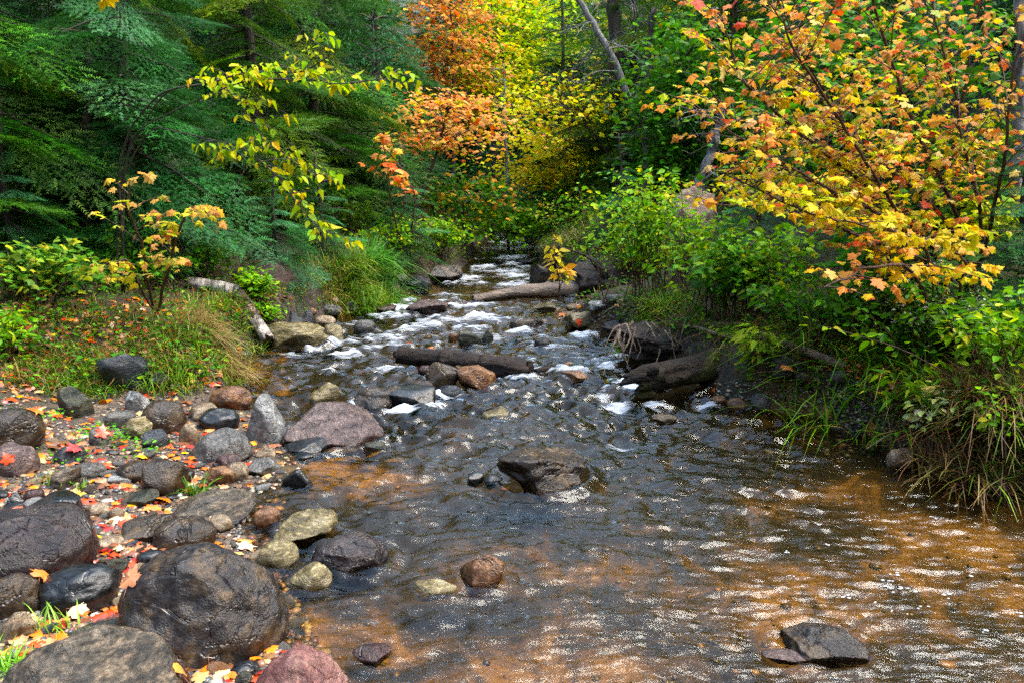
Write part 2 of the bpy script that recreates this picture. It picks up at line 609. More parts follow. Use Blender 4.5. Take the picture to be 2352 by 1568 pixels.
RK = {
    "dark": rock_mat("wet_dark_rock", (0.020, 0.018, 0.020), (0.065, 0.05, 0.045), (0.24, 0.15, 0.07), 5),
    "darkbrown": rock_mat("wet_brown_rock", (0.028, 0.018, 0.011), (0.085, 0.052, 0.028), (0.20, 0.12, 0.05), 5),
    "purple": rock_mat("wet_purple_rock", (0.022, 0.017, 0.020), (0.06, 0.042, 0.046), (0.15, 0.10, 0.085), 7),
    "black": rock_mat("wet_black_stone", (0.010, 0.011, 0.013), (0.022, 0.024, 0.026), (0.05, 0.055, 0.055), 6, rough=(0.08, 0.25), bump=0.25),
    "grey": rock_mat("wet_grey_stone", (0.06, 0.06, 0.06), (0.14, 0.135, 0.125), (0.26, 0.24, 0.21), 7),
    "gneiss": rock_mat("banded_grey_rock", (0.035, 0.03, 0.024), (0.12, 0.095, 0.065), (0.34, 0.25, 0.16), 8, band=0.45),
    "pale": rock_mat("pale_grey_rock", (0.10, 0.11, 0.12), (0.30, 0.31, 0.31), (0.55, 0.54, 0.52), 6),
    "pink": rock_mat("pink_granite_rock", (0.06, 0.036, 0.034), (0.17, 0.105, 0.095), (0.33, 0.23, 0.20), 9, spots=(0.05, 0.03, 0.03)),
    "red": rock_mat("red_granite_rock", (0.16, 0.05, 0.045), (0.34, 0.13, 0.11), (0.50, 0.26, 0.20), 9, spots=(0.08, 0.03, 0.03)),
    "tan": rock_mat("tan_stone", (0.14, 0.09, 0.05), (0.33, 0.23, 0.13), (0.52, 0.40, 0.26), 7),
    "orange": rock_mat("orange_brown_stone", (0.09, 0.035, 0.014), (0.28, 0.12, 0.045), (0.46, 0.24, 0.10), 6),
    "ochre": rock_mat("ochre_rock", (0.09, 0.07, 0.025), (0.30, 0.23, 0.09), (0.55, 0.46, 0.25), 6, band=0.5),
    "slate": rock_mat("blue_grey_slate", (0.02, 0.026, 0.036), (0.06, 0.075, 0.095), (0.14, 0.16, 0.19), 6, rough=(0.1, 0.3), band=0.6),
    "maroon": rock_mat("maroon_stone", (0.05, 0.018, 0.018), (0.12, 0.045, 0.04), (0.22, 0.10, 0.08), 6),
    "green": rock_mat("greenish_stone", (0.025, 0.03, 0.018), (0.085, 0.09, 0.05), (0.20, 0.20, 0.11), 6, band=0.5),
}
ROCKS_XY = []       # (x, y, radius, in_water)


def rock(x0, y0, x1, y1, mat, kind, label, name=None, seed=None, ext=0.18, depth=0.8):
    w, h = x1 - x0, y1 - y0
    y1e = y1 + ext * h
    cx, cy = (x0 + x1) / 2, (y0 + y1e) / 2
    d = ray(cx, cy)
    t = np.arange(1.6, 26, 0.008)
    P = EYE + t[:, None] * d
    a = w / 2 / F * t
    v = (y1e - y0) / 2 / F * t
    th = np.arctan2(-d[2], np.hypot(d[0], d[1]))
    b = np.minimum(a * depth, 0.85 * v / max(math.sin(th), 0.05))
    c = np.sqrt(np.maximum(v ** 2 - (b * math.sin(th)) ** 2, (0.3 * v) ** 2)) / math.cos(th)
    S = np.maximum(HL(P[:, 0], P[:, 1]), zw(P[:, 1]))
    k = np.nonzero(P[:, 2] <= S + 0.42 * c)[0]
    k = k[0] if len(k) else -1
    pos, a, b, c = P[k], a[k], b[k], c[k]
    seed = seed if seed is not None else int(abs(x0 * 7 + y0 * 13 + x1)) % 99991
    sub = 6 if w > 330 else 5 if w > 150 else 4 if w > 50 else 3
    V, Fc = rock_shape(kind, seed, sub)
    inw = h1(pos[0], pos[1]) < zw(pos[1]) - 0.01
    if inw:
        V = V.copy()
        V[:, 2] = np.where(V[:, 2] < -0.3, -0.3 + (V[:, 2] + 0.3) * 2.0, V[:, 2])
    V = V * np.array([a, b, c])
    name = name or ("boulder" if w > 110 else "rock" if w > 60 else "stone")
    o = link(name, mesh(name, V, Fc, None, True, RK[mat]), None, pos, label, name)
    o.rotation_euler = (0, 0, -math.atan2(d[0], d[1]))
    ROCKS_XY.append((pos[0], pos[1], max(a, b), inw))
    return o


ROCKS = [
    # gravel bar, near
    (264, 1244, 655, 1514, "dark", "dome", "largest dark wet boulder with brown flecks at the water's edge"),
    (-10, 1452, 408, 1720, "gneiss", "round", "broad streaky grey boulder cut off by the bottom edge of the photo"),
    (-70, 1161, 211, 1330, "purple", "round", "big purple black boulder reaching past the left edge of the photo"),
    (99, 1295, 275, 1402, "black", "round", "smooth oval black boulder with pale sky sheen beside the largest boulder"),
    (-30, 1319, 94, 1416, "darkbrown", "round", "lumpy brown boulder with a moss patch below the purple boulder"),
    (0, 1406, 84, 1478, "tan", "jag", "tan and dark blotched rock above the streaky bottom boulder"),
    (146, 1423, 292, 1464, "green", "slab", "flat dark green slab between the oval boulder and the streaky boulder"),
    (60, 1133, 183, 1192, "black", "slab", "long black wet rock just above the purple boulder"),
    (12, 1128, 57, 1164, "black", "wedge", "small pointed black stone left of the long black rock"),
    (282, 1127, 366, 1162, "green", "slab", "flat greenish grey stone left of the clump with the grass tuft"),
    (400, 1124, 587, 1200, "gneiss", "round", "wide wrinkled grey brown rock at the water's edge"),
    (284, 1187, 410, 1240, "darkbrown", "slab", "long flat brown rock behind the round brown boulder"),
    (354, 1185, 494, 1262, "darkbrown", "round", "round golden brown boulder directly above the largest boulder"),
    (466, 1183, 536, 1222, "tan", "slab", "cream tapering stone between the wrinkled rock and the water"),
    (512, 1190, 550, 1208, "slate", "round", "small pale blue flat stone at the water's edge"),
    (582, 1162, 645, 1208, "orange", "round", "wet orange tan stone standing in shallow water left of the cream rock"),
    (627, 1168, 776, 1244, "ochre", "jag", "jagged cream ochre rock standing in shallow water"),
    (720, 1216, 893, 1300, "purple", "dome", "rounded purple grey rock in the water right of the cream rock"),
    (592, 1240, 686, 1296, "ochre", "round", "yellow ochre rock with red leaves at its sides"),
    (667, 1288, 764, 1344, "ochre", "wedge", "half drowned olive rock below the purple grey rock"),
    (578, 1488, 800, 1640, "red", "dome", "red granite boulder at the bottom edge of the photo"),
    (528, 1516, 594, 1550, "black", "round", "small black wet rock left of the red boulder"),
    (540, 1540, 580, 1575, "green", "round", "small greenish stone under the small black wet rock"),
    (386, 1530, 436, 1580, "maroon", "round", "reddish brown stone right of the streaky bottom boulder"),
    (316, 1260, 378, 1296, "black", "round", "glossy black stone tucked left of the largest boulder's peak"),
    (224, 1274, 294, 1314, "green", "jag", "dark crumbly rock right of the purple boulder"),
    (330, 1053, 434, 1146, "darkbrown", "block", "dark brown block with a grass tuft growing beside it"),
    (270, 1056, 356, 1108, "darkbrown", "round", "smooth brown rock behind the dark brown block"),
    (292, 1074, 354, 1108, "orange", "round", "orange brown stone leaning on the smooth brown rock"),
    (474, 1070, 536, 1114, "orange", "slab", "flat orange tan stone near the sandy shallows"),
    (516, 1061, 572, 1107, "tan", "round", "rounded tan stone right of the flat orange tan stone"),
    (568, 1049, 647, 1093, "grey", "wedge", "grey angular rock at the edge of the sandy shallows"),
    (648, 1071, 717, 1112, "black", "wedge", "black angular rock standing in the sandy shallows"),
    (496, 1041, 556, 1078, "maroon", "round", "dark maroon stone below the round grey boulder"),
    (172, 1061, 242, 1097, "grey", "round", "grey brown stone among red leaves in the middle of the gravel bar"),
    (240, 1087, 296, 1108, "pale", "slab", "pale flat stone on the gravel bar with a yellow leaf at its tip"),
    (120, 1072, 186, 1122, "gneiss", "jag", "twisted grey banded rock at the left of the gravel bar"),
    (56, 1121, 100, 1150, "maroon", "round", "small maroon stone touching the long black rock"),
    (248, 1164, 286, 1196, "tan", "round", "small cream stone right of the long black rock"),
    (198, 1153, 250, 1185, "tan", "round", "small buff stone beside the end of the long black rock"),
    (224, 1226, 296, 1250, "tan", "slab", "long beige stone right of the purple boulder"),
    (320, 1292, 352, 1316, "green", "round", "small olive pebble left of the largest boulder"),
    # gravel bar, farther
    (325, 916, 426, 1000, "darkbrown", "round", "round glossy brown boulder below the bank grass"),
    (483, 884, 577, 938, "orange", "round", "orange topped round rock by the dark pool"),
    (436, 924, 502, 968, "tan", "round", "buff stone behind the dark smooth boulder"),
    (456, 935, 550, 990, "black", "round", "dark smooth boulder with a blue sheen below the orange topped rock"),
    (558, 904, 656, 1026, "pale", "block", "tall pale grey angular rock with a dark face at the water's edge"),
    (656, 918, 888, 1012, "pink", "block", "wide pinkish purple boulder lying half in the stream"),
    (442, 980, 581, 1062, "grey", "dome", "round grey boulder in front of the tall pale rock"),
    (286, 957, 350, 1010, "ochre", "block", "angular ochre brown rock left of the round glossy boulder"),
    (328, 986, 390, 1030, "slate", "slab", "blue slate plate leaning below the round glossy boulder"),
    (412, 969, 458, 1024, "tan", "round", "speckled buff stone left of the round grey boulder"),
    (242, 941, 311, 983, "grey", "round", "dull grey stone above the angular ochre rock"),
    (-30, 933, 95, 1030, "darkbrown", "round", "brown boulder at the left edge under the bank"),
    (-10, 1016, 86, 1096, "pink", "round", "pinkish brown boulder at the left edge on the gravel"),
    (231, 805, 348, 892, "slate", "block", "dark block with a blue wet top stuck in the grassy bank"),
    (346, 852, 399, 892, "darkbrown", "slab", "flat brown stone right of the dark block in the bank"),
    (138, 884, 212, 968, "green", "block", "green stained slab standing in the left bank"),
    (206, 979, 250, 1026, "grey", "round", "small grey stone among clover leaves"),
    (128, 1021, 196, 1064, "slate", "round", "blue grey rounded stone left of the small grey stone"),
    (290, 897, 345, 948, "pale", "block", "white grey stone behind the round glossy boulder"),
    (660, 1004, 763, 1036, "black", "slab", "thin black slab in the sand below the pinkish purple boulder"),
    (586, 1028, 633, 1050, "tan", "slab", "small buff stone on the sandy shallows"),
    (680, 1040, 720, 1056, "black", "round", "tiny black stone poking out of the sandy shallows"),
    (838, 1012, 890, 1034, "green", "slab", "flat olive stone just below the pinkish purple boulder"),
    # left bank, upstream
    (605, 740, 755, 800, "ochre", "slab", "long ochre slab rock at the end of the birch log"),
    (744, 742, 789, 796, "ochre", "block", "short ochre rock beside the long ochre slab"),
    (719, 724, 772, 752, "tan", "round", "loaf shaped buff rock above the short ochre rock"),
    (652, 713, 700, 752, "slate", "wedge", "pointed blue grey rock under the left bank"),
    (690, 712, 722, 750, "slate", "wedge", "second pointed blue grey rock, nearer the loaf shaped rock"),
    (698, 707, 728, 724, "orange", "round", "small orange stone above the pointed blue grey rocks"),
    (728, 698, 784, 723, "grey", "round", "grey stone at the foot of the grassy clump"),
    (750, 681, 780, 700, "tan", "round", "small pale stone on top at the foot of the grassy clump"),
    (786, 692, 824, 718, "slate", "round", "blue grey stone at the left edge of the rapid"),
    (812, 734, 862, 764, "grey", "round", "round grey rock in the stream right of the ochre rocks"),
    (902, 628, 938, 656, "dark", "round", "dark stone upstream under the grassy clump"),
    (930, 634, 990, 669, "slate", "round", "dark slaty rock upstream at the left bank"),
    (970, 606, 1064, 648, "dark", "slab", "long black slab reaching into the upstream rapid"),
    (1128, 596, 1160, 606, "black", "slab", "small black stone awash in the far rapid"),
    (1182, 596, 1226, 608, "black", "slab", "black stone awash in the middle of the far rapid"),
    (1216, 606, 1262, 660, "dark", "block", "upright dark rock behind the fallen log"),
    (1262, 586, 1300, 612, "dark", "round", "dark rock at the right side of the far rapid"),
    (1262, 560, 1304, 578, "maroon", "round", "reddish rock at the far bend of the stream"),
    # midstream
    (932, 688, 1030, 716, "pink", "slab", "rock under the white water of the upper rapid"),
    (860, 700, 912, 720, "maroon", "slab", "reddish rock at the left of the upper rapid"),
    (1230, 695, 1278, 718, "ochre", "slab", "layered buff rock beside the right gravel spit"),
    (1170, 728, 1250, 754, "darkbrown", "slab", "flat brown rock in the stream beside the right gravel spit"),
    (1294, 713, 1376, 752, "ochre", "block", "broken brown rock on the right gravel spit"),
    (1384, 733, 1448, 762, "dark", "block", "dark rock on the right shore above the root tangle"),
    (1350, 690, 1400, 710, "pale", "slab", "pale stone at the back of the right gravel spit"),
    (1300, 698, 1345, 714, "tan", "round", "buff stone at the back of the right gravel spit"),
    (1390, 675, 1432, 692, "grey", "round", "grey stone below the green bushes behind the spit"),
    (1030, 764, 1054, 782, "orange", "round", "small orange stone above the midstream log"),
    (1052, 756, 1108, 788, "green", "wedge", "olive wedge rock above the midstream log"),
    (1106, 756, 1134, 786, "green", "wedge", "smaller olive wedge rock beside the olive wedge above the log"),
    (1226, 774, 1268, 798, "dark", "round", "dark mossy rock in the stream right of the log's middle"),
    (976, 826, 1064, 888, "darkbrown", "block", "brown rock under the left part of the midstream log"),
    (1050, 838, 1140, 888, "orange", "block", "rusty brown rock under the middle of the midstream log"),
    (1038, 828, 1096, 850, "ochre", "slab", "yellowish stone wedged under the midstream log"),
    (960, 838, 994, 864, "maroon", "round", "maroon stone under the left end of the midstream log"),
    (1012, 884, 1058, 908, "slate", "round", "grey blue stone at the head of the white chute"),
    (944, 874, 996, 900, "dark", "slab", "dark stone above the sloping dark slab in midstream"),
    (892, 886, 1002, 928, "black", "slab", "sloping dark wet slab in midstream"),
    (808, 884, 930, 932, "dark", "jag", "dark rock with wet red leaves in the left rapid"),
    (710, 879, 784, 930, "ochre", "wedge", "ochre rock behind the pinkish purple boulder"),
    (1108, 930, 1170, 958, "ochre", "wedge", "olive drowned rock in open water"),
    (1288, 850, 1356, 874, "orange", "slab", "rusty flat rock right of the midstream log"),
    (1142, 1026, 1348, 1116, "darkbrown", "jag", "large low craggy brown rock alone in midstream"),
    (1074, 1084, 1112, 1106, "black", "block", "small dark stone left of the craggy midstream rock"),
    (1112, 1088, 1156, 1110, "black", "block", "second small dark stone touching the craggy midstream rock"),
    (1055, 1265, 1159, 1342, "orange", "wedge", "orange brown triangular rock in the lower stream"),
    (946, 1330, 1050, 1362, "ochre", "slab", "olive rock just under the surface below the triangular rock"),
    (1790, 1424, 1990, 1506, "dark", "dome", "dark rock with water pouring over it at lower right"),
    (1750, 1488, 1850, 1518, "pink", "slab", "flat pinkish rock under the surface at lower right"),
    (810, 1480, 900, 1520, "maroon", "slab", "reddish drowned rock right of the red boulder"),
    # right bank
    (2038, 1028, 2098, 1070, "tan", "slab", "tan stone at the foot of the right bank"),
    (2276, 1102, 2316, 1126, "slate", "round", "small blue grey stone under the right bank overhang"),
    (1724, 900, 1768, 942, "grey", "round", "grey rounded stone in the leafy inlet on the right"),
    (1670, 912, 1718, 938, "orange", "round", "rusty stone in the leafy inlet on the right"),
    (1624, 907, 1666, 930, "orange", "slab", "orange stone in the water below the mossy log"),
    (1820, 850, 1860, 878, "dark", "round", "dark stone under the sedge on the right bank"),
    (1872, 930, 1912, 962, "orange", "wedge", "brown stone with an orange leaf at the right waterline"),
    (1905, 848, 1950, 878, "grey", "round", "grey stone beneath the sedge blades"),
    (1768, 815, 1830, 866, "green", "round", "mossy stone below the dead pole on the right"),
    (1500, 950, 1554, 972, "tan", "slab", "tan drowned stone in the right shallows"),
]
for q in ROCKS:
    rock(*q)

# ------------------------------------------------------------------ cobbles and gravel on the left bar
bpy.context.view_layer.update()
DG = bpy.context.evaluated_depsgraph_get()


def drop(x, y):
    ok, loc, nrm, _i, ob, _m = SC.ray_cast(DG, (x, y, 4.0), (0, 0, -1))
    return (np.array(loc), np.array(nrm), ob.name) if ok else (np.array([x, y, h1(x, y)]), np.array([0, 0, 1.0]), "ground")


COB = [("grey", "small grey cobble among wet leaves on the gravel bar", "small grey cobbles"), ("darkbrown", "small brown cobble among wet leaves on the gravel bar", "small brown cobbles"),
       ("tan", "small buff cobble among wet leaves on the gravel bar", "small buff cobbles"), ("slate", "small blue grey cobble among wet leaves on the gravel bar", "small blue grey cobbles"),
       ("black", "small black cobble among wet leaves on the gravel bar", "small black cobbles"), ("maroon", "small maroon cobble among wet leaves on the gravel bar", "small maroon cobbles"),
       ("orange", "small orange brown cobble among wet leaves on the gravel bar", "small orange brown cobbles"), ("pale", "small whitish cobble among wet leaves on the gravel bar", "small whitish cobbles")]
cob_me = {}
for k, (mt, _l, _g) in enumerate(COB):
    for j in range(2):
        V, Fc = rock_shape("round" if j == 0 else "block", 900 + k * 7 + j, 3)
        cob_me[(k, j)] = mesh("cobble", V * np.array([1, 0.75, 0.55]), Fc, None, True, RK[mt])
placed = []
tries = 0
while len(placed) < 190 and tries < 6000:
    tries += 1
    px, py = rng.uniform(0, 690), rng.uniform(1000, 1568)
    q = surf(px, py, ground=True)
    x, y = q[0], q[1]
    if not (-0.16 < xL(y) - x < 1.5) or y > 5.4:
        continue
    r = float(np.clip(rng.lognormal(math.log(0.030), 0.4), 0.016, 0.065))
    if any((x - a) ** 2 + (y - b) ** 2 < (0.85 * (r + c)) ** 2 for a, b, c in placed):
        continue
    loc, nrm, nm = drop(x, y)
    if nm != "ground":
        continue
    placed.append((x, y, r))
    k = rng.choice(len(COB), p=[.24, .2, .14, .14, .1, .06, .07, .05])
    o = link("cobble", cob_me[(k, int(rng.integers(2)))], None, loc + [0, 0, r * 0.22], COB[k][1], "cobble", COB[k][2])
    o.scale = (r, r * rng.uniform(0.8, 1.1), r * rng.uniform(0.7, 1.1))
    o.rotation_euler = (rng.normal() * 0.15, rng.normal() * 0.15, rng.uniform(0, 6.28))

# pebbles nobody could count
m, N, L, out = nodes("wet_gravel")
a = N("Attribute", attribute_name="Col")
p = N("BsdfPrincipled", i_Roughness=0.25)
L(a.outputs["Color"], p.inputs["Base Color"])
L(p.outputs[0], out.inputs[0])
M_GRAVEL = m
gp, gs = [], []
for _ in range(9000):
    px, py = rng.uniform(-60, 760), rng.uniform(985, 1600)
    d = ray(px, py)
    t = (0.08 - CAMZ) / d[2]
    x, y = d[0] * t, d[1] * t
    if -0.12 < xL(y) - x < 1.6 and y < 5.6:
        gp.append((x, y))
for _ in range(900):
    q = surf(rng.uniform(0, 600), rng.uniform(885, 1010), ground=True)
    if xL(q[1]) - q[0] > 0:
        gp.append((q[0], q[1]))
for _ in range(700):
    px, py = rng.uniform(1240, 1460), rng.uniform(690, 765)
    q = surf(px, py)
    if h1(q[0], q[1]) > zw(q[1]) - 0.03:
        gp.append((q[0], q[1]))
for _ in range(1500):
    px, py = rng.uniform(1560, 2080), rng.uniform(880, 1030)
    q = surf(px, py)
    if -0.5 < xR(q[1]) - q[0] < 0.35:
        gp.append((q[0], q[1]))
nbar = len(gp)
while len(gp) < nbar + 260:        # stones lying on the stream bed
    px, py = rng.uniform(560, 2352), rng.uniform(860, 1568)
    q = on_water(px, py)
    if xL(q[1]) < q[0] < xR(q[1]) and n2(q[0:1], q[1:2], 1.2, 70, 2)[0] + 0.5 * rng.random() > 0.15:
        gp.append((q[0], q[1]))
gp = np.array(gp)
gz = HL(gp[:, 0], gp[:, 1])
n = len(gp)
V, Fc = ico(1)
th = rng.uniform(0, 6.28, n)
Mz = np.zeros((n, 3, 3))
sx, sy, szz = rng.uniform(0.7, 1.3, n), rng.uniform(0.6, 1.0, n), rng.uniform(0.35, 0.7, n)
Mz[:, 0, 0], Mz[:, 0, 1], Mz[:, 1, 0], Mz[:, 1, 1], Mz[:, 2, 2] = np.cos(th) * sx, -np.sin(th) * sy, np.sin(th) * sx, np.cos(th) * sy, szz
gc = pick([(0.16, 0.13, 0.10, 3), (0.08, 0.07, 0.065, 3), (0.30, 0.22, 0.14, 2), (0.05, 0.055, 0.06, 2), (0.15, 0.07, 0.04, 1.5), (0.4, 0.36, 0.3, .7)], n, 0.25)
gsz = np.clip(rng.lognormal(math.log(0.0105), 0.45, n), 0.004, 0.03)
gsz[nbar:] *= rng.uniform(0.6, 1.7, n - nbar)
gc[nbar:] = pick([(0.07, 0.05, 0.014, 3), (0.04, 0.03, 0.012, 2), (0.20, 0.12, 0.03, 2), (0.10, 0.08, 0.02, 2)], n - nbar, 0.25)
W = inst(V * (1 + 0.15 * rng.standard_normal((len(V), 1))), Fc, np.stack([gp[:, 0], gp[:, 1], gz + 0.003], 1), Mz, gsz, gc)
link("gravel", mesh("gravel", *W, True, M_GRAVEL), label="wet mixed pebbles of the gravel bars", kind="stuff")

# ------------------------------------------------------------------ leaves: templates
_half = [(0.0, 0.0), (0.20, -0.10), (0.44, -0.04), (0.34, 0.14), (0.64, 0.40), (0.44, 0.44), (0.40, 0.56), (0.22, 0.50), (0.28, 0.74), (0.13, 0.78), (0.0, 1.0)]
_out = _half + [(-x, y) for x, y in _half[-2:0:-1]]
MAPLE_V = np.array([(0, 0.36, 0.05)] + [(x, y, -0.32 * x * x - 0.10 * (y - 0.3) ** 2 + 0.04 * math.sin(9 * x + 5 * y)) for x, y in _out])
_n = len(_out)
MAPLE_F = np.array([(0, 1 + i, 1 + (i + 1) % _n) for i in range(_n)])
_o2 = [(0, 0), (0.28, 0.1), (0.52, 0.42), (0.24, 0.55), (0, 1.0), (-0.24, 0.55), (-0.52, 0.42), (-0.28, 0.1)]
MAPLE2_V = np.array([(0, 0.38, 0.06)] + [(x, y, -0.25 * x * x) for x, y in _o2])
MAPLE2_F = np.array([(0, 1 + i, 1 + (i + 1) % 8) for i in range(8)])
_o3 = [(0, 0), (0.22, 0.16), (0.32, 0.4), (0.2, 0.75), (0, 1.05), (-0.2, 0.75), (-0.32, 0.4), (-0.22, 0.16)]
OVATE_V = np.array([(0, 0.42, -0.05)] + [(x, y, 0.35 * abs(x) - 0.08 * y * y) for x, y in _o3])
OVATE_F = MAPLE2_F
_o4 = [(0, 0), (0.14, 0.35), (0, 1.0), (-0.14, 0.35)]
LANCE_V = np.array([(x, y, 0.3 * abs(x) - 0.25 * y * y) for x, y in _o4])
LANCE_F = np.array([(0, 1, 2), (0, 2, 3)])
DIA_V = np.array([(0, 0, 0), (0.3, 0.45, 0.05), (0, 1.0, -0.05), (-0.3, 0.45, 0.05)])
DIA_F = np.array([(0, 1, 2), (0, 2, 3)])
TPL = {"maple": (MAPLE_V, MAPLE_F), "maple2": (MAPLE2_V, MAPLE2_F), "ovate": (OVATE_V, OVATE_F), "lance": (LANCE_V, LANCE_F), "dia": (DIA_V, DIA_F)}

P_ORANGE = [(0.66, 0.27, 0.09, 3), (0.70, 0.37, 0.13, 3), (0.58, 0.13, 0.04, .8), (0.64, 0.42, 0.06, 1.2), (0.4, 0.42, 0.05, .6)]
P_MAPLE = [(0.66, 0.44, 0.05, 3.2), (0.68, 0.33, 0.09, 2.6), (0.60, 0.21, 0.07, 1.6), (0.55, 0.09, 0.025, 0.6), (0.42, 0.46, 0.04, 1.4), (0.72, 0.52, 0.20, 1)]
P_YELLOW = [(0.70, 0.54, 0.04, 3), (0.58, 0.56, 0.05, 3), (0.64, 0.36, 0.05, 0.6), (0.40, 0.50, 0.04, 1.5)]
P_LIME = [(0.40, 0.52, 0.03, 3), (0.28, 0.45, 0.025, 2), (0.60, 0.56, 0.05, 1.6), (0.12, 0.30, 0.02, .8)]
P_BIRCH = [(0.40, 0.48, 0.03, 3), (0.55, 0.52, 0.05, 2), (0.26, 0.42, 0.03, 2), (0.62, 0.42, 0.05, 0.7)]
P_GREEN = [(0.05, 0.17, 0.012, 3), (0.08, 0.24, 0.02, 2), (0.03, 0.11, 0.012, 2), (0.16, 0.28, 0.02, 1)]
P_BUSH = [(0.14, 0.32, 0.02, 3), (0.25, 0.42, 0.03, 2), (0.08, 0.22, 0.02, 2), (0.42, 0.45, 0.04, 0.6)]
P_HEMLOCK = [(0.034, 0.115, 0.012, 3), (0.052, 0.16, 0.018, 3), (0.09, 0.23, 0.04, 1.5), (0.12, 0.18, 0.012, 0.9)]
P_FIR = [(0.025, 0.105, 0.022, 3), (0.040, 0.15, 0.038, 3), (0.08, 0.23, 0.09, 1.3)]
P_OLIVE = [(0.07, 0.15, 0.012, 3), (0.11, 0.20, 0.014, 2), (0.04, 0.11, 0.012, 2)]
P_LITTER = [(0.55, 0.08, 0.02, 2.5), (0.62, 0.18, 0.03, 2.5), (0.45, 0.20, 0.09, 2), (0.62, 0.40, 0.20, 1.4), (0.28, 0.03, 0.02, 1.2), (0.16, 0.07, 0.035, 4), (0.6, 0.36, 0.05, .6)]
P_GRASS = [(0.09, 0.20, 0.015, 3), (0.16, 0.26, 0.02, 2), (0.28, 0.26, 0.06, 1.2), (0.05, 0.13, 0.01, 2)]
P_STRAW = [(0.30, 0.20, 0.08, 3), (0.20, 0.12, 0.05, 2), (0.16, 0.18, 0.03, 2), (0.42, 0.32, 0.15, 1)]


def rdir(n, zmin=-1, zmax=1):
    z = rng.uniform(zmin, zmax, n)
    a = rng.uniform(0, 2 * np.pi, n)
    r = np.sqrt(np.maximum(0, 1 - z * z))
    return np.stack([r * np.cos(a), r * np.sin(a), z], 1)


def leaves(pos, size, pal, tpl="maple2", droop=0.35, tilt=0.5, axis=None, jit=0.15):
    n = len(pos)
    ax = rdir(n, -0.2, 0.2) if axis is None else axis + 0.5 * rdir(n)
    ax = ax / np.linalg.norm(ax, axis=1, keepdims=True)
    ax[:, 2] -= droop * rng.uniform(0.2, 1.8, n)
    nr = np.array([0, 0, 1.0]) + tilt * rng.standard_normal((n, 3))
    V, Fc = TPL[tpl]
    s = size * np.clip(rng.lognormal(0, 0.28, n), 0.45, 1.7)
    return inst(V, Fc, pos, frames(ax, nr), s, pick(pal, n, jit))


# ------------------------------------------------------------------ fallen leaves
LEAF_ME = []
for k in range(12):
    V = MAPLE_V.copy()
    V[:, 2] += 0.10 * np.sin(3 * V[:, 0] + k) + 0.12 * rng.standard_normal(len(V)) * (np.abs(V[:, 0]) + 0.1)
    c = [(0.60, 0.07, 0.018), (0.62, 0.17, 0.02), (0.66, 0.24, 0.04), (0.66, 0.48, 0.28), (0.5, 0.2, 0.09), (0.45, 0.03, 0.02)][k % 6]
    st = tube([(0, 0.05, 0.03), (0.03, -0.3, 0.05), (0.08, -0.6, 0.10)], 0.012, 4)
    W = join([(V, MAPLE_F, np.tile(c, (len(V), 1)) * (1 + 0.15 * rng.standard_normal((len(V), 1)))), (st[0], st[1], np.tile((0.3, 0.1, 0.05), (len(st[0]), 1)))])
    LEAF_ME.append(mesh("fallen_leaf", *W, True, M_LITTER))
CN = ["red", "deep orange", "orange", "cream", "tan brown", "dark red"]
FALLEN = [(362, 1168, 1, "on the gravel above the long flat brown rock"), (222, 1060, 0, "beside the grey brown stone in mid gravel bar"), (230, 1002, 0, "on clover left of the angular ochre rock"),
          (22, 1062, 0, "at the left edge by the pinkish brown boulder"), (75, 945, 1, "at the far left above the left edge brown boulder"), (125, 950, 1, "on the far left bank beside the green stained slab"),
          (285, 1262, 3, "between the purple boulder and the glossy black stone"), (250, 1200, 3, "lying flat left of the long flat brown rock"), (575, 1252, 2, "plastered to gravel left of the yellow ochre rock"),
          (565, 1264, 3, "at the waterline left of the yellow ochre rock"), (688, 1262, 1, "stuck to the right end of the yellow ochre rock"), (165, 1402, 3, "large, below the oval black boulder"),
          (170, 1420, 1, "below the oval black boulder, touching the flat green slab"), (515, 1560, 1, "curled at the bottom edge left of the red boulder"), (480, 1535, 2, "at the bottom by the reddish brown stone"),
          (410, 1556, 2, "on top of the reddish brown stone at the bottom"), (295, 1312, 5, "right of the dark crumbly rock"), (300, 1345, 4, "wedged left of the largest boulder"),
          (85, 1330, 1, "between the lumpy brown boulder and the oval boulder"), (60, 1095, 1, "left of the twisted banded rock"), (285, 1115, 1, "under the pale flat stone"),
          (395, 1025, 0, "in front of the blue slate plate"), (425, 1022, 5, "below the speckled buff stone"), (180, 1028, 5, "left of the small grey stone in clover"),
          (272, 790, 0, "lying on the bank dirt above the dark block"), (448, 803, 0, "bright, in the bank grass near the pool"), (235, 865, 2, "large, on the bank left of the dark block"),
          (160, 795, 0, "on bare bank soil at far left"), (240, 760, 4, "beside a red leaf on the bank soil"), (300, 770, 4, "on the slope above the dark block"),
          (1960, 1252, 5, ""), (1300, 837, 2, "on the stone at the right end of the midstream log"), (1330, 735, 0, "on the broken brown rock of the right spit"),
          (1256, 712, 1, "beside the layered buff rock"), (1905, 940, 2, "on the brown stone at the right waterline"), (1945, 855, 4, "large and curled in the sedge"), (2060, 880, 1, "rolled up in the sedge right of the curled leaf"),
          (1800, 842, 1, "beneath the dead pole on the right bank"), (2015, 985, 5, "at the right waterline under the grass"), (935, 790, 1, "stuck on the left end of the midstream log"), (985, 802, 2, "pale orange, flat on the midstream log")]
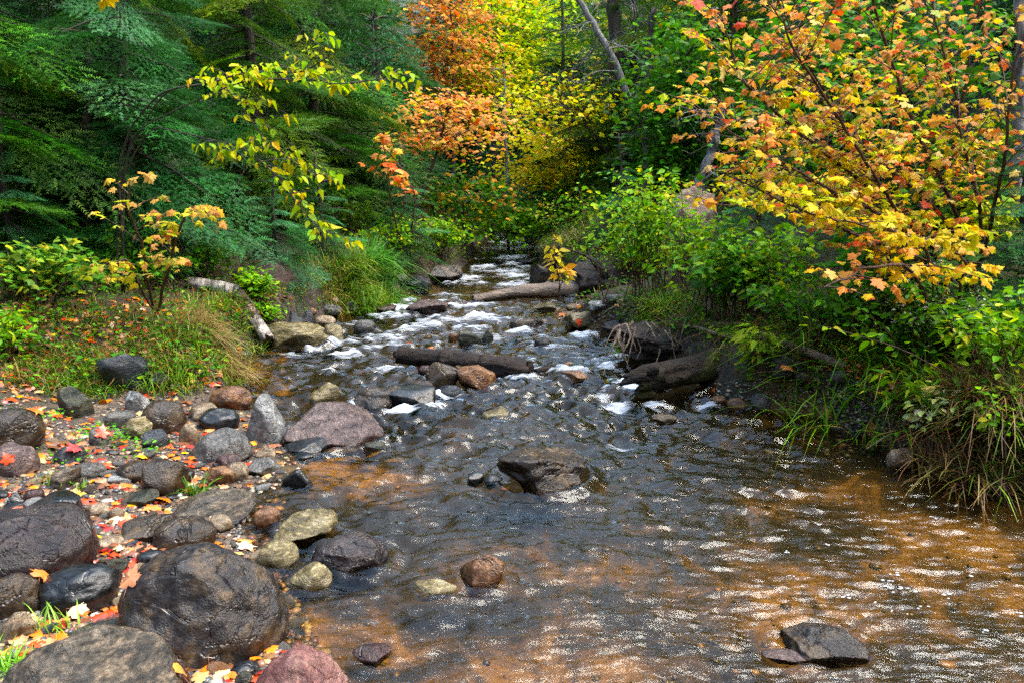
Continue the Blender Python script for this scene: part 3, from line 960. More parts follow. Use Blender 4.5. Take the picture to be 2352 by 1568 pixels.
for px, py, c, where in FALLEN:
    if not where:
        continue
    d = ray(px, py)
    ok, loc, nrm, _i, ob, _m = SC.ray_cast(DG, EYE, d)
    nrm = np.array(nrm)
    loc = np.array(loc)
    if nrm[2] < 0.2:
        nrm = np.array([0, -0.4, 1.0])
    o = link("fallen_leaf", LEAF_ME[c + 6 * int(rng.integers(2))], None, loc + nrm * 0.012, CN[c] + " fallen maple leaf " + where, "leaf")
    a = rng.uniform(0, 6.28)
    Mx = frames(np.array([[math.cos(a), math.sin(a), -(nrm[0] * math.cos(a) + nrm[1] * math.sin(a)) / max(nrm[2], .3)]]), nrm[None])[0]
    from mathutils import Matrix
    s = rng.uniform(0.06, 0.085)
    o.matrix_world = Matrix([[*(Mx[r] * s), float((loc + nrm * 0.012)[r])] for r in range(3)] + [[0, 0, 0, 1]])

pos, nr = [], []
tries = 0
areas = [(0, 700, 990, 1568, 640), (0, 560, 690, 900, 480), (200, 560, 700, 860, 160), (0, 600, 880, 1000, 130), (1560, 2300, 830, 1020, 260), (1250, 1480, 690, 770, 60), (560, 900, 620, 720, 60), (1700, 2352, 700, 1080, 120)]
for x0, x1, y0, y1, cnt in areas:
    got = 0
    for _ in range(cnt * 5):
        q = surf(rng.uniform(x0, x1), rng.uniform(y0, y1))
        if h1(q[0], q[1]) < zw(q[1]) + 0.005:
            continue
        loc, n_, nm = drop(q[0], q[1])
        if n_[2] < 0.5 or not nm.startswith(("ground", "cobble")):
            continue
        pos.append(loc + n_ * rng.uniform(0.006, 0.02))
        nr.append(n_)
        got += 1
        if got >= cnt:
            break
pos, nr = np.array(pos), np.array(nr)
n = len(pos)
W = inst(MAPLE_V * np.array([1, 1, 1.5]), MAPLE_F, pos, frames(rdir(n, -0.1, 0.1), nr + 0.3 * rng.standard_normal((n, 3))), rng.uniform(0.03, 0.075, n), pick(P_LITTER, n, 0.2))
link("fallen_leaves", mesh("fallen_leaves", *W, True, M_LITTER), label="scattered wet red and tan maple leaves", kind="stuff")

# ------------------------------------------------------------------ logs and dead wood
def log_mesh(P, rad, seed, ns=36, rough=0.12, knots=(), ragged=0.5):
    P = np.asarray(P, float)
    ln = np.linalg.norm(np.diff(P, axis=0), axis=1).sum()
    n = int(np.clip(ln * 45, 20, 90))
    P = smooth_path(P, n)
    rr = np.interp(np.linspace(0, 1, n), np.linspace(0, 1, len(rad)), rad)
    V, Fc, _ = tube(P, rr, ns)
    k = n * ns
    ctr = np.repeat(P, ns, 0)
    d = V[:k] - ctr
    th = np.tile(np.arange(ns) * 2 * np.pi / ns, n)
    al = np.repeat(np.linspace(0, ln, n), ns)
    tw = th + 0.5 * al
    q = np.stack([al * 2.2 + seed, np.cos(tw) * 1.1, np.sin(tw) * 1.1], 1)
    f = 1 + rough * fbm(q * np.array([1.6, 1, 1]), 2)
    f += 0.11 * (0.5 - np.abs(fbm(q * np.array([0.9, 3.6, 3.6]), 2)) * 2) + 0.05 * fbm(q * np.array([4, 8, 8]), 2)
    r = np.random.default_rng(int(seed * 10) + 3)
    for _ in range(int(3 + ln * 3)):        # knots and stubs
        a0, t0, h, w_ = r.uniform(0, ln), r.uniform(0, 6.28), r.uniform(0.1, 0.4), r.uniform(0.2, 0.4)
        f += h * np.exp(-((al - a0) / (w_ * rr.mean())) ** 2 - ((np.angle(np.exp(1j * (th - t0)))) / w_) ** 2)
    for u, amp in knots:
        f += amp * np.exp(-((al / ln - u) / 0.02) ** 2)
    V[:k] = ctr + d * f[:, None]
    for end, ax in ((0, P[0] - P[1]), (n - 1, P[-1] - P[-2])):
        ax = ax / np.linalg.norm(ax)
        sl = slice(end * ns, end * ns + ns)
        V[sl] += ax * (ragged * rr[end] * (fbm(np.stack([np.cos(th[:ns]) * 2.5, np.sin(th[:ns]) * 2.5, np.full(ns, seed)], 1), 3) * 1.6)[:, None])
    V[-2:] -= 0.4 * rr.mean() * np.array([(P[0] - P[1]) / np.linalg.norm(P[0] - P[1]), (P[-1] - P[-2]) / np.linalg.norm(P[-1] - P[-2])])
    return V, Fc


def log(name, P, rad, mat, label, cat="log", **kw):
    P = np.asarray(P, float)
    c = P.mean(0)
    V, Fc = log_mesh(P - c, rad, sum(map(ord, label)) % 50, **kw)
    return link(name, mesh(name, V, Fc, None, True, mat), None, c, label, cat)


a = surf(914, 815, 0.05)
b = surf(1218, 852, 0.03)
log("log", [a, a * .5 + b * .5 + [0, 0, 0.012], b], [0.075, 0.085, 0.09], M_LOG, "straight dark wet log lying across midstream", rough=0.2, knots=((0.38, 0.35), (0.68, 0.3)))

a = surf(1466, 903, 0.02)
b = at(1600, 850, a[1] + 0.15)
c = at(1712, 822, a[1] + 0.25)
root = thing("mossy_log", a, "thick mossy log with a broken hollow end at the right waterline", "log")
V, Fc = log_mesh(np.array([a + [0, 0, 0.10], b + [0, 0, 0.02], c, c + [0.3, 0.25, -0.05]]) - a, [0.10, 0.12, 0.115, 0.105], 7.0, 48, 0.2, (), 1.1)
link("trunk", mesh("trunk", V, Fc, None, True, M_MOSSLOG), root)
for k in range(5):      # splintered shards at the broken end
    s0 = np.array([0.02, -0.02, 0.10]) + rng.normal(0, 0.05, 3)
    V, Fc = log_mesh(np.array([s0 + [0.10, 0, 0.02], s0, s0 + [-0.10 - 0.08 * rng.random(), -0.03, -0.02 - 0.05 * rng.random()]]), [0.05, 0.045, 0.012], k * 3.0, 10, 0.3)
    link("splinter", mesh("splinter", V, Fc, None, True, M_MOSSLOG), root)
V, Fc = log_mesh(np.array([(0.62, 0.2, 0.14), (0.78, 0.18, 0.0), (0.85, 0.15, -0.35)]), [0.14, 0.13, 0.15], 4.0, 20, 0.25)
link("root", mesh("root", V, Fc, None, True, M_ROOT), root)

a = surf(1085, 688, 0.01)
b = at(1300, 664, a[1] + 0.35)
root = thing("uprooted_log", b, "fallen pale topped log with a black root mass reaching into the stream", "log")
V, Fc = log_mesh(np.array([a, a * .5 + b * .5 + [0, 0, .03], b, b + [0.35, 0.1, 0.0]]) - b, [0.05, 0.085, 0.10, 0.13], 2.0, 20, 0.12)
link("trunk", mesh("trunk", V, Fc, None, True, bark_mat("drift_bark", (0.025, 0.02, 0.018), (0.20, 0.14, 0.10), scale=5, stretch=(0.3, 1, 1), rough=0.4)), root)
V, Fc = rock_shape("jag", 321, 5)
V = V * np.array([0.42, 0.35, 0.34])
V *= (1 + 0.3 * fbm(V * 9, 3))[:, None]
link("root_mass", mesh("root_mass", V + np.array([0.52, 0.12, 0.02]), Fc, None, True, M_ROOT), root)
for k in range(9):
    s0 = np.array([0.45, 0.0, 0.05]) + rng.normal(0, 0.15, 3)
    V, Fc, _ = tube(smooth_path([s0, s0 + rng.normal(0, 0.15, 3) + [0, -.1, .15], s0 + rng.normal(0, 0.3, 3) + [0, -.15, .2]], 8), np.linspace(0.022, 0.006, 8), 6)
    link("root", mesh("root", V, Fc, None, True, M_ROOT), root)

a, b, c = surf(432, 650, 0.05), surf(500, 660, 0.07), surf(556, 672, 0.08)
log("birch_log", [a, b, c], [0.06, 0.065, 0.06], M_BIRCH, "white birch log lying on the left bank with peeling bark", rough=0.06)
a, b, c = surf(548, 676, 0.06), surf(580, 715, 0.04), surf(592, 742, 0.04)
log("rotten_log", [a, b, c], [0.06, 0.055, 0.05], M_DRYWOOD, "split brown rotten log running down the bank from the birch log", rough=0.3)
a, b = surf(586, 735, 0.09), surf(616, 778, 0.09)
log("birch_stub", [a, b], [0.06, 0.058], M_BIRCH, "short white birch stub pointing at the long ochre slab", rough=0.06)
for pts, r_, lab, mt in [([(1742, 768), (1830, 800), (1945, 842)], [0.03, 0.035, 0.03], "long pale dead pole slanting down the right bank", M_DRYWOOD),
                         ([(1775, 770), (1900, 782), (2030, 786)], [0.022, 0.03, 0.022], "brown dead branch lying level on the right bank", M_TWIG),
                         ([(1775, 838), (1810, 862), (1848, 900)], [0.008, 0.014, 0.01], "thin bent stick poking into the leafy inlet", M_DRYWOOD),
                         ([(1405, 765), (1500, 762), (1650, 748), (1740, 742)], [0.02, 0.03, 0.03, 0.02], "dark dead branch along the right bank above the root tangle", M_TWIG),
                         ([(1520, 742), (1600, 752), (1720, 790)], [0.010, 0.016, 0.012], "pale dead branch crossing above the mossy log", M_DRYWOOD),
                         ([(1230, 852), (1290, 838)], [0.02, 0.02], "flat black driftwood stick right of the midstream log", M_LOG),
                         ([(1990, 1030), (2060, 985), (2140, 930)], [0.004, 0.006, 0.006], "thin pale stick leaning on the right bank", M_DRYWOOD)]:
    P = [surf(x, y, 0.04) for x, y in pts]
    log("dead_branch" if max(r_) < 0.045 else "dead_root", P, r_, mt, lab, "branch", ns=12, rough=0.15)

# root tangle under the right bank
c = surf(1560, 800, 0.1)
root = thing("root_tangle", c, "tangle of pale hanging roots under the right bank edge", "roots")
parts = []
for k in range(46):
    x0 = rng.uniform(1420, 1740)
    s0 = at(x0, rng.uniform(738, 770), c[1] + rng.uniform(-0.05, 0.35))
    e0 = s0 + np.array([rng.normal(0, 0.12), -rng.uniform(0.0, 0.2), -rng.uniform(0.08, 0.32)])
    md = (s0 + e0) / 2 + rng.normal(0, 0.05, 3)
    parts.append(tube(smooth_path([s0, md, e0], 9) - c, np.linspace(0.009, 0.003, 9) * rng.uniform(0.6, 1.4), 5))
V, Fc, _ = join(parts)
link("roots", mesh("roots", V, Fc, None, True, M_DRYWOOD), root)
V, Fc = rock_shape("jag", 77, 5)
V *= (1 + 0.25 * fbm(V * 5, 3))[:, None]
link("root_mass", mesh("root_mass", V * np.array([0.62, 0.3, 0.16]) + np.array([0.05, 0.3, -0.02]), Fc, None, True, M_ROOT), root)

# upturned root plate behind the right bushes
c = at(1590, 520, 9.0)
c[2] = max(c[2], h1(c[0], c[1]) + 0.35)
root = thing("root_plate", [c[0], c[1], h1(c[0], c[1])], "upturned plate of pinkish soil and roots behind the right bank bushes", "root plate")
V, Fc = rock_shape("jag", 55, 5)
V *= (1 + 0.22 * fbm(V * 4, 4))[:, None]
link("soil", mesh("soil", V * np.array([0.30, 0.22, 0.42]) + np.array([0, 0, 0.42]), Fc, None, True,
                  bark_mat("root_soil", (0.12, 0.07, 0.05), (0.36, 0.24, 0.19), scale=9, stretch=(1, 1, 1), rough=0.8)), root)

# slumped bare bank on the left
c = surf(610, 645)
V, Fc = rock_shape("slab", 31, 5)
V *= (1 + 0.1 * fbm(V * 4, 3))[:, None]
o = link("earth_slump", mesh("earth_slump", V * np.array([0.36, 0.6, 0.24]), Fc, None, True,
         bark_mat("bare_earth", (0.014, 0.007, 0.005), (0.065, 0.034, 0.024), scale=9, stretch=(1, 1, 1), rough=0.6)), None, c + [0.1, 0.2, -0.05], "bare reddish brown earth slump on the left bank behind the birch log", "earth slump")
o.rotation_euler = (0, 0, -0.5)

# ------------------------------------------------------------------ conifers
def comb(nn, wid=0.26, nl=0.17):
    V, Fc = [], []
    for i in range(nn):
        y = 0.04 + 0.92 * i / nn
        w = wid * (1 - 0.55 * (i / nn)) * (0.85 + 0.3 * ((i * 7) % 3) / 3)
        for s in (-1, 1):
            k = len(V)
            V += [(0, y, 0), (0, y + 0.5 / nn, 0.0), (s * w, y + nl, 0.05 * ((i % 3) - 1))]
            Fc.append((k, k + 1, k + 2))
    k = len(V)
    V += [(-0.03, 0.85, 0), (0.03, 0.85, 0), (0, 1.1, 0)]
    Fc.append((k, k + 1, k + 2))
    return np.array(V), np.array(Fc)


def bough(nsec, step, nn, droop, width=0.42, tw=0.13, seed=0):
    """flat spray bough of unit length along +y, built from feathery twigs"""
    r = np.random.default_rng(seed)
    pos, ax = [], []
    for i in range(nsec):
        s = 0.10 + 0.88 * (i + r.random() * 0.6) / nsec
        side = 1 if i % 2 else -1
        ln = width * (1 - s) ** 0.75 * r.uniform(0.7, 1.2) + 0.07
        ang = R(r.uniform(42, 62)) * side
        dv = np.array([math.sin(ang), math.cos(ang), 0])
        b0 = np.array([0, s, -droop * s * s])
        nt = max(2, int(ln / step))
        for j in range(nt):
            u = (j + 0.5) / nt
            p0 = b0 + dv * ln * u + np.array([0, 0, -0.20 * ln * u * u - 2 * droop * s * ln * u * 0.4])
            for sd in (-1, 1):
                a2 = ang + sd * R(r.uniform(30, 50))
                pos.append(p0)
                ax.append([math.sin(a2), math.cos(a2), -0.22 - 0.35 * droop * s + r.normal() * 0.13])
        pos.append(b0 + dv * ln * 0.95 + np.array([0, 0, -0.2 * ln]))
        ax.append([math.sin(ang), math.cos(ang), -0.3])
    for u in np.linspace(0.25, 1.0, 9):
        pos.append(np.array([0, u, -droop * u * u]))
        ax.append([r.normal() * 0.15, 1, -2 * droop * u])
    pos, ax = np.array(pos), np.array(ax, float)
    n = len(pos)
    V, Fc = comb(nn, 0.21, 0.13)
    nr = np.array([0, 0, 1.0]) + 0.28 * r.standard_normal((n, 3))
    W = inst(V, Fc, pos, frames(ax, nr), tw * r.uniform(0.75, 1.25, n))
    return W[0], W[1], np.repeat(np.arange(n), len(V))


BOUGH_HI = [bough(30, 0.048, 7, d, seed=k, width=w, tw=0.088) for k, (d, w) in enumerate([(0.22, 0.42), (0.34, 0.36), (0.12, 0.48)])]
BOUGH_LO = [bough(13, 0.10, 3, d, seed=k + 9, width=w, tw=0.19) for k, (d, w) in enumerate([(0.25, 0.42), (0.38, 0.36), (0.15, 0.46)])]
ico(3)


def conifer_meshes(height, nb, lmax, pal, hi, seed, base=0.09, bare=0.0, expo=0.85):
    r = np.random.default_rng(seed)
    Bs = BOUGH_HI if hi else BOUGH_LO
    parts, tw = [], []
    for i in range(nb):
        u = (i + r.random()) / nb
        u = u ** 1.15
        h = height * (base + (0.99 - base) * u)
        ln = max(0.16, lmax * (1 - u) ** expo * r.uniform(0.65, 1.15))
        if u < 0.12:
            ln *= r.uniform(0.5, 1.0)
        az = i * 2.39996 + r.normal() * 0.35
        el = R(r.uniform(-24, 14) + 34 * u * u)
        B = Bs[int(r.integers(len(Bs)))]
        a = np.array([[math.cos(az) * math.cos(el), math.sin(az) * math.cos(el), math.sin(el)]])
        nr = np.array([[-math.cos(az) * math.sin(el), -math.sin(az) * math.sin(el), math.cos(el)]]) + r.normal(0, 0.26, (1, 3))
        Mf = frames(a, nr)[0]
        Vb = (B[0] * np.array([1, 1, 1 + 0.5 * r.random()])) @ Mf.T * ln + np.array([0, 0, h])
        base_c = pick(pal, 1, 0.2)[0]
        nt = B[2].max() + 1
        tc_ = 0.74 * base_c * (1 + 0.22 * r.standard_normal((nt, 1))) * (1 + 0.1 * r.standard_normal((nt, 3)))
        young = r.random((nt, 1)) < 0.10
        tc_ = np.where(young, tc_ * np.array([1.9, 1.7, 1.5]), tc_)
        parts.append((Vb, B[1], np.clip(tc_, 0.004, 0.5)[B[2]]))
        e = np.array([0, 0.75, -0.75 ** 2 * 0.22]) @ Mf.T * ln + np.array([0, 0, h])
        tw.append(tube([(0, 0, h), ((e[0]) * .5, e[1] * .5, h * .5 + e[2] * .5 + 0.03 * ln), e], [0.008 + 0.008 * ln, 0.006 + 0.004 * ln, 0.003], 4, False))
    for i in range(int(bare)):        # dead grey lower branches
        h = height * r.uniform(0.05, 0.5)
        az = r.uniform(0, 6.28)
        ln = r.uniform(0.5, 1.4)
        e = np.array([math.cos(az) * ln, math.sin(az) * ln, h - 0.25 * ln])
        tw.append(tube([(0, 0, h), (e[0] * .5, e[1] * .5, h - 0.03), e], [0.012, 0.008, 0.002], 4, False))
        for j in range(7):
            b0 = np.array([e[0], e[1], 0]) * r.uniform(0.3, 1)
            b0[2] = h - 0.2 * ln * r.random()
            tw.append(tube([b0, b0 + np.array([r.normal() * .15, r.normal() * .15, -r.uniform(.02, .25)]) , b0 + np.array([r.normal() * .3, r.normal() * .3, -r.uniform(.1, .3)])], [0.004, 0.003, 0.001], 3, False))
    r0 = 0.011 * height + 0.02
    wob = smooth_path(np.array([[0.05 * r.normal() * (k > 0), 0.05 * r.normal() * (k > 0), -0.4 + (height + 0.4) * k / 6] for k in range(7)]), 20)
    tr = tube(wob, np.linspace(r0, 0.012, 20), 9)
    T = join([tr] + tw)
    Cw = join(parts)
    return T[:2], Cw


def conifer_kind(*a, mat=M_BARK, **k):
    T, Cw = conifer_meshes(*a, **k)
    return mesh("trunk", T[0], T[1], None, True, mat), mesh("crown", *Cw, False, M_NEEDLE)


HEM = conifer_kind(6.6, 105, 2.1, P_HEMLOCK, True, 1, base=0.06)
FIR = conifer_kind(6.3, 110, 1.8, P_FIR, True, 2, base=0.07)
OLV = conifer_kind(7.0, 95, 1.9, P_OLIVE, True, 3, base=0.10, bare=14)
SML = conifer_kind(1.9, 46, 0.85, P_FIR, True, 4, base=0.04)
FAR1 = conifer_kind(7.6, 120, 2.2, P_HEMLOCK, False, 5, base=0.08, bare=10)
FAR2 = conifer_kind(8.4, 120, 2.0, P_FIR, False, 6, base=0.10, bare=16)


def place_conifer(kind, x, y, s, label, group=None, rz=None, name="conifer_tree", lean=(0, 0)):
    t = thing(name, [x, y, h1(x, y)], label, "conifer tree", group, rng.uniform(0, 6.28) if rz is None else rz, s)
    t.rotation_euler = (lean[0], lean[1], t.rotation_euler[2])
    link("trunk", kind[0], t)
    link("crown", kind[1], t)
    return t


CON = [
    (HEM, -5.1, 7.3, 0.95, "dense hemlock filling the left edge of the photo"), (FIR, -3.75, 8.1, 0.9, "bluish green fir in the left third, nearest the birch log"),
    (HEM, -4.6, 9.6, 1.0, "hemlock standing behind the fir nearest the birch log"), (FIR, -6.2, 9.0, 1.05, "fir half hidden behind the hemlock at the left edge"),
    (OLV, -3.3, 10.4, 0.95, "olive green spruce behind the low yellow maple saplings"), (HEM, -2.95, 12.2, 1.0, "hemlock rising behind the yellow leaved birch boughs"),
    (FIR, -4.3, 12.6, 1.1, "tall fir deep in the left woods"), (FIR, -2.3, 14.4, 1.0, "bluish fir at left of the orange maple"),
    (HEM, -3.4, 15.5, 1.1, "hemlock behind the bluish fir left of the orange maple"), (HEM, -6.0, 12.0, 1.1, "hemlock far back at the upper left"),
    (OLV, 2.15, 15.2, 1.05, "olive spruce with bare grey lower twigs behind the leaning trunk"), (HEM, 3.6, 14.0, 1.0, "hemlock right of the leaning trunk"),
    (FIR, 1.1, 18.5, 0.95, "dark fir at the bend of the stream"), (HEM, 4.6, 11.0, 1.0, "dark hemlock behind the big orange maple saplings"),
    (FIR, 6.3, 9.6, 1.0, "fir behind the right maple saplings, upper right"), (HEM, 7.0, 8.0, 0.9, "hemlock at the right edge behind the maple stems"),
    (OLV, 5.6, 13.0, 1.1, "olive spruce deep in the right woods"), (FIR, 3.0, 17.5, 1.05, "fir far behind the dark upright trunk"), (HEM, -4.0, 18.2, 1.45, "tall hemlock behind the top of the orange maple"), (FIR, -1.9, 20.5, 1.5, "tall fir peeping left of the tall orange maple's top"),
]
for k, x, y, s, lab in CON:
    place_conifer(k, x, y, s, lab)
for px, py, s, lab in [(640, 640, 0.75, "small dark fir sapling above the bare earth slump"), (740, 610, 0.7, "small fir sapling left of the grassy clump"),
                       (40, 640, 0.9, "low fir sapling at the left edge of the bank"), (330, 625, 0.85, "low fir sapling among the yellow maple leaves"), (930, 590, 0.8, "low fir sapling upstream on the left bank"),
                       (1420, 560, 0.8, "low fir sapling upstream on the right bank"), (2330, 690, 0.8, "low fir sapling at the right edge under the maples"), (1730, 640, 0.8, "low fir sapling behind the right bank herbs")]:
    q = surf(px, py)
    place_conifer(SML, q[0], q[1], s, lab, name="fir_sapling")
FARG = "conifers on the slopes behind the stream"
fx = [(-11, 13), (-9, 16), (-7.4, 18), (-5.4, 19), (-3.6, 20.5), (-1.6, 22), (0.2, 24), (2.2, 23), (4.2, 21), (5.8, 18.5), (7.4, 16), (8.6, 13), (9.6, 10.5), (-12, 19), (-8.5, 23), (-4.8, 25), (-1.2, 28),
      (1.6, 28), (4.6, 26), (7.6, 22.5), (10.5, 18), (12, 13.5), (-8.4, 10.5), (9.5, 7.0), (-10, 28), (-5, 31), (0, 33), (5, 31), (10, 27), (14, 21), (-14, 24)]
for i, (x, y) in enumerate(fx):
    place_conifer(FAR1 if i % 2 else FAR2, x + rng.normal() * 0.3, y + rng.normal() * 0.3, rng.uniform(0.85, 1.15), "dark conifer on the slope behind the stream", FARG)


# ------------------------------------------------------------------ broadleaf trees
def broadleaf(name, base, top, cc, cr, nleaf, size, pal, label, cat="tree", tpl="maple2", tr=0.05, mat=M_BARK, flat=0.06, per=40, group=None, spread=0.34, shell=0.15):
    base = np.array([base[0], base[1], h1(base[0], base[1]) - 0.05])
    t = thing(name, base, label, cat, group)
    top = np.asarray(top, float) - base
    P = smooth_path([(0, 0, 0), top * 0.4 + rng.normal(0, 0.06, 3), top * 0.75 + rng.normal(0, 0.05, 3), top], 16)
    parts = [tube(P, np.linspace(tr, tr * 0.22, 16), 8)]
    nt = max(6, nleaf // per)
    d = rdir(nt)
    u = rng.uniform(shell, 1.0, nt) ** 0.6
    tips = np.asarray(cc) - base + d * u[:, None] * np.asarray(cr) * (1 + 0.25 * fbm(d * 2.1 + nleaf, 2))[:, None]
    for k in range(min(nt, 70)):
        e = tips[k]
        j = int(np.clip(np.argmin(np.abs(P[:, 2] - (e[2] - 0.35 * np.hypot(e[0] - top[0] * .6, e[1] - top[1] * .6)))), 3, 15))
        s0 = P[j]
        mid = s0 * 0.45 + e * 0.55 + np.array([0, 0, 0.08])
        parts.append(tube(smooth_path([s0, mid, e], 6), np.linspace(tr * 0.28, 0.003, 6), 4, False))
    T = join(parts)
    link("trunk", mesh("trunk", T[0], T[1], None, True, mat), t)
    k = rng.integers(nt, size=nleaf)
    off = rng.normal(0, 1, (nleaf, 3)) * np.array([spread, spread, flat])
    off[:, 2] -= 0.25 * np.hypot(off[:, 0], off[:, 1])
    W = leaves(tips[k] + off, size, pal, tpl)
    link("crown", mesh("crown", *W, False, M_LEAF), t)
    return t


# trees along and behind the stream (crown centres found by pixel and distance)
def crown(px, py, Y, rx, rz, ry=None):
    k = Y / F
    return at(px, py, Y), (rx * k, ry or rx * k, rz * k)


def blt(px, py, Y, rx, rz, n, size, pal, label, basepx=None, **kw):
    c, r_ = crown(px, py, Y, rx, rz)
    bx = c[0] if basepx is None else at(basepx, 600, Y)[0]
    broadleaf("broadleaf_tree", (bx, Y), c + np.array([0, 0, r_[2] * 0.6]), c, r_, n, size, pal, label, **kw)


blt(1035, 60, 17.5, 100, 290, 5200, 0.085, P_ORANGE, "tall orange maple upstream on the left bank")
blt(1035, 262, 13.0, 115, 70, 1000, 0.085, P_ORANGE, "low orange maple boughs hanging under the tall orange maple", basepx=930, tr=0.035, per=24)
blt(1200, 60, 21.0, 130, 200, 6500, 0.10, P_LIME, "lime yellow tree glowing at the top centre")
blt(1290, -30, 26.0, 260, 190, 6500, 0.13, P_LIME, "bright lime tree farthest back at the top centre")
blt(1130, 130, 18.5, 75, 170, 2200, 0.09, [*P_YELLOW, *P_LIME], "yellow birch right of the tall orange maple")
blt(1285, 215, 14.5, 130, 75, 900, 0.085, P_YELLOW, "bright yellow maple boughs left of the leaning trunk", basepx=1480, tr=0.035, per=22)
blt(1255, 350, 16.0, 110, 75, 1700, 0.095, P_YELLOW, "yellow sapling low over the far stream", tr=0.03)
blt(1060, 440, 14.0, 110, 60, 1300, 0.085, [*P_GREEN, *[(0.55, 0.3, 0.06, 2.5)]], "sparse tan and green sapling over the left bank upstream", tr=0.025)
blt(1180, 500, 15.0, 70, 45, 900, 0.085, P_BUSH, "small green bush at the far bend on the left bank", tr=0.02)
blt(1330, 470, 17.0, 90, 70, 1500, 0.085, P_GREEN, "green bush closing the view at the far bend", tr=0.02)
blt(1400, 380, 15.5, 90, 120, 2200, 0.085, [*P_GREEN, (0.5, 0.42, 0.03, 1.0)], "green and yellow sapling below the leaning trunk", tr=0.025)
blt(1575, 230, 12.5, 100, 220, 4200, 0.085, P_GREEN, "green leafed young maple right of the leaning trunk")
blt(1500, 80, 19.0, 140, 200, 4200, 0.10, [*P_GREEN, (0.55, 0.42, 0.04, 3)], "mixed green and yellow tree behind the dark upright trunk")
blt(1650, 60, 15.0, 120, 180, 2600, 0.09, [*P_GREEN, (0.5, 0.42, 0.04, 1.5)], "green tree high behind the orange maple saplings")
blt(860, 150, 13.5, 75, 190, 2200, 0.07, [(0.05, 0.15, 0.06, 3), (0.08, 0.2, 0.09, 2)], "bluish green cedar like tree left of the orange maple", tpl="lance", tr=0.05)
blt(2040, 250, 8.2, 330, 300, 2600, 0.085, P_GREEN, "green leafed sapling thicket tree behind the orange maples", tr=0.03)
blt(2250, 430, 7.4, 160, 200, 1500, 0.085, P_GREEN, "green sapling behind the stems at the right edge", tr=0.025)

# bare trunks
def trunk_thing(name, pts, rad, mat, label, twigs=0, tl=0.6):
    P = [at(*p) for p in pts]
    P[0][2] = h1(P[0][0], P[0][1]) - 0.1
    b = P[0].copy()
    t = thing(name, b, label, "tree")
    Q = smooth_path(np.array(P) - b, 26)
    Q += 0.012 * rng.standard_normal(Q.shape)
    link("trunk", mesh("trunk", *tube(Q, np.interp(np.linspace(0, 1, 26), np.linspace(0, 1, len(rad)), rad), 12)[:2], None, True, mat), t)
    parts = []
    for k in range(twigs):
        s0 = Q[int(rng.integers(6, 26))]
        d = rdir(1, -0.5, 0.3)[0] * tl * rng.uniform(0.4, 1.2)
        pth = smooth_path([s0, s0 + d * 0.5 + [0, 0, 0.04], s0 + d - [0, 0, 0.12 * tl]], 7)
        parts.append(tube(pth, np.linspace(0.010, 0.003, 7), 4, False))
        for j in range(6):
            q = pth[int(rng.integers(2, 7))]
            parts.append(tube([q, q + rdir(1)[0] * 0.12, q + rdir(1, -1, 0)[0] * 0.3], [0.004, 0.003, 0.0015], 3, False))
    if parts:
        W = join(parts)
        link("sprays", mesh("sprays", W[0], W[1], None, True, M_GREYBARK), t)


trunk_thing("leaning_tree", [(1500, 360, 13.2), (1480, 300, 13.2), (1400, 120, 13.2), (1330, 0, 13.2), (1270, -120, 13.2)], [0.065, 0.058, 0.052, 0.045, 0.04], M_GREYBARK, "grey bare tree trunk leaning left across the top centre", 26, 1.0)
trunk_thing("dead_tree", [(1432, 420, 15.0), (1420, 200, 15.0), (1410, 0, 15.0), (1405, -150, 15.0)], [0.15, 0.14, 0.12, 0.1], M_BARK, "dark upright trunk behind the leaning grey trunk", 30, 1.3)
trunk_thing("bare_tree", [(1168, 520, 15.5), (1162, 360, 15.5), (1159, 220, 15.5), (1157, 150, 15.5)], [0.035, 0.03, 0.02, 0.008], M_GREYBARK, "thin grey sapling trunk beside the orange boughs", 10, 0.6)
trunk_thing("bare_tree", [(1480, 330, 14.2), (1485, 180, 14.2), (1500, 20, 14.2)], [0.05, 0.045, 0.04], M_BARK, "thin dark trunk right of the dark upright trunk", 10, 0.8)
trunk_thing("snag_tree", [(1592, 480, 9.3), (1605, 420, 9.3), (1640, 330, 9.3), (1660, 250, 9.3)], [0.075, 0.06, 0.05, 0.03], M_GREYBARK, "grey leaning snag rising from the upturned root plate", 8, 0.5)
trunk_thing("bare_tree", [(2338, 560, 6.6), (2342, 300, 6.6), (2346, 60, 6.6), (2348, -100, 6.6)], [0.05, 0.045, 0.04, 0.03], M_GREYBARK, "upright grey trunk at the right edge", 6, 0.5)
trunk_thing("bare_tree", [(202, 640, 7.9), (202, 480, 7.9), (200, 300, 7.9), (205, 120, 7.9)], [0.05, 0.045, 0.04, 0.03], M_BARK, "brown trunk visible in the dark gap on the left", 0, 0.7)


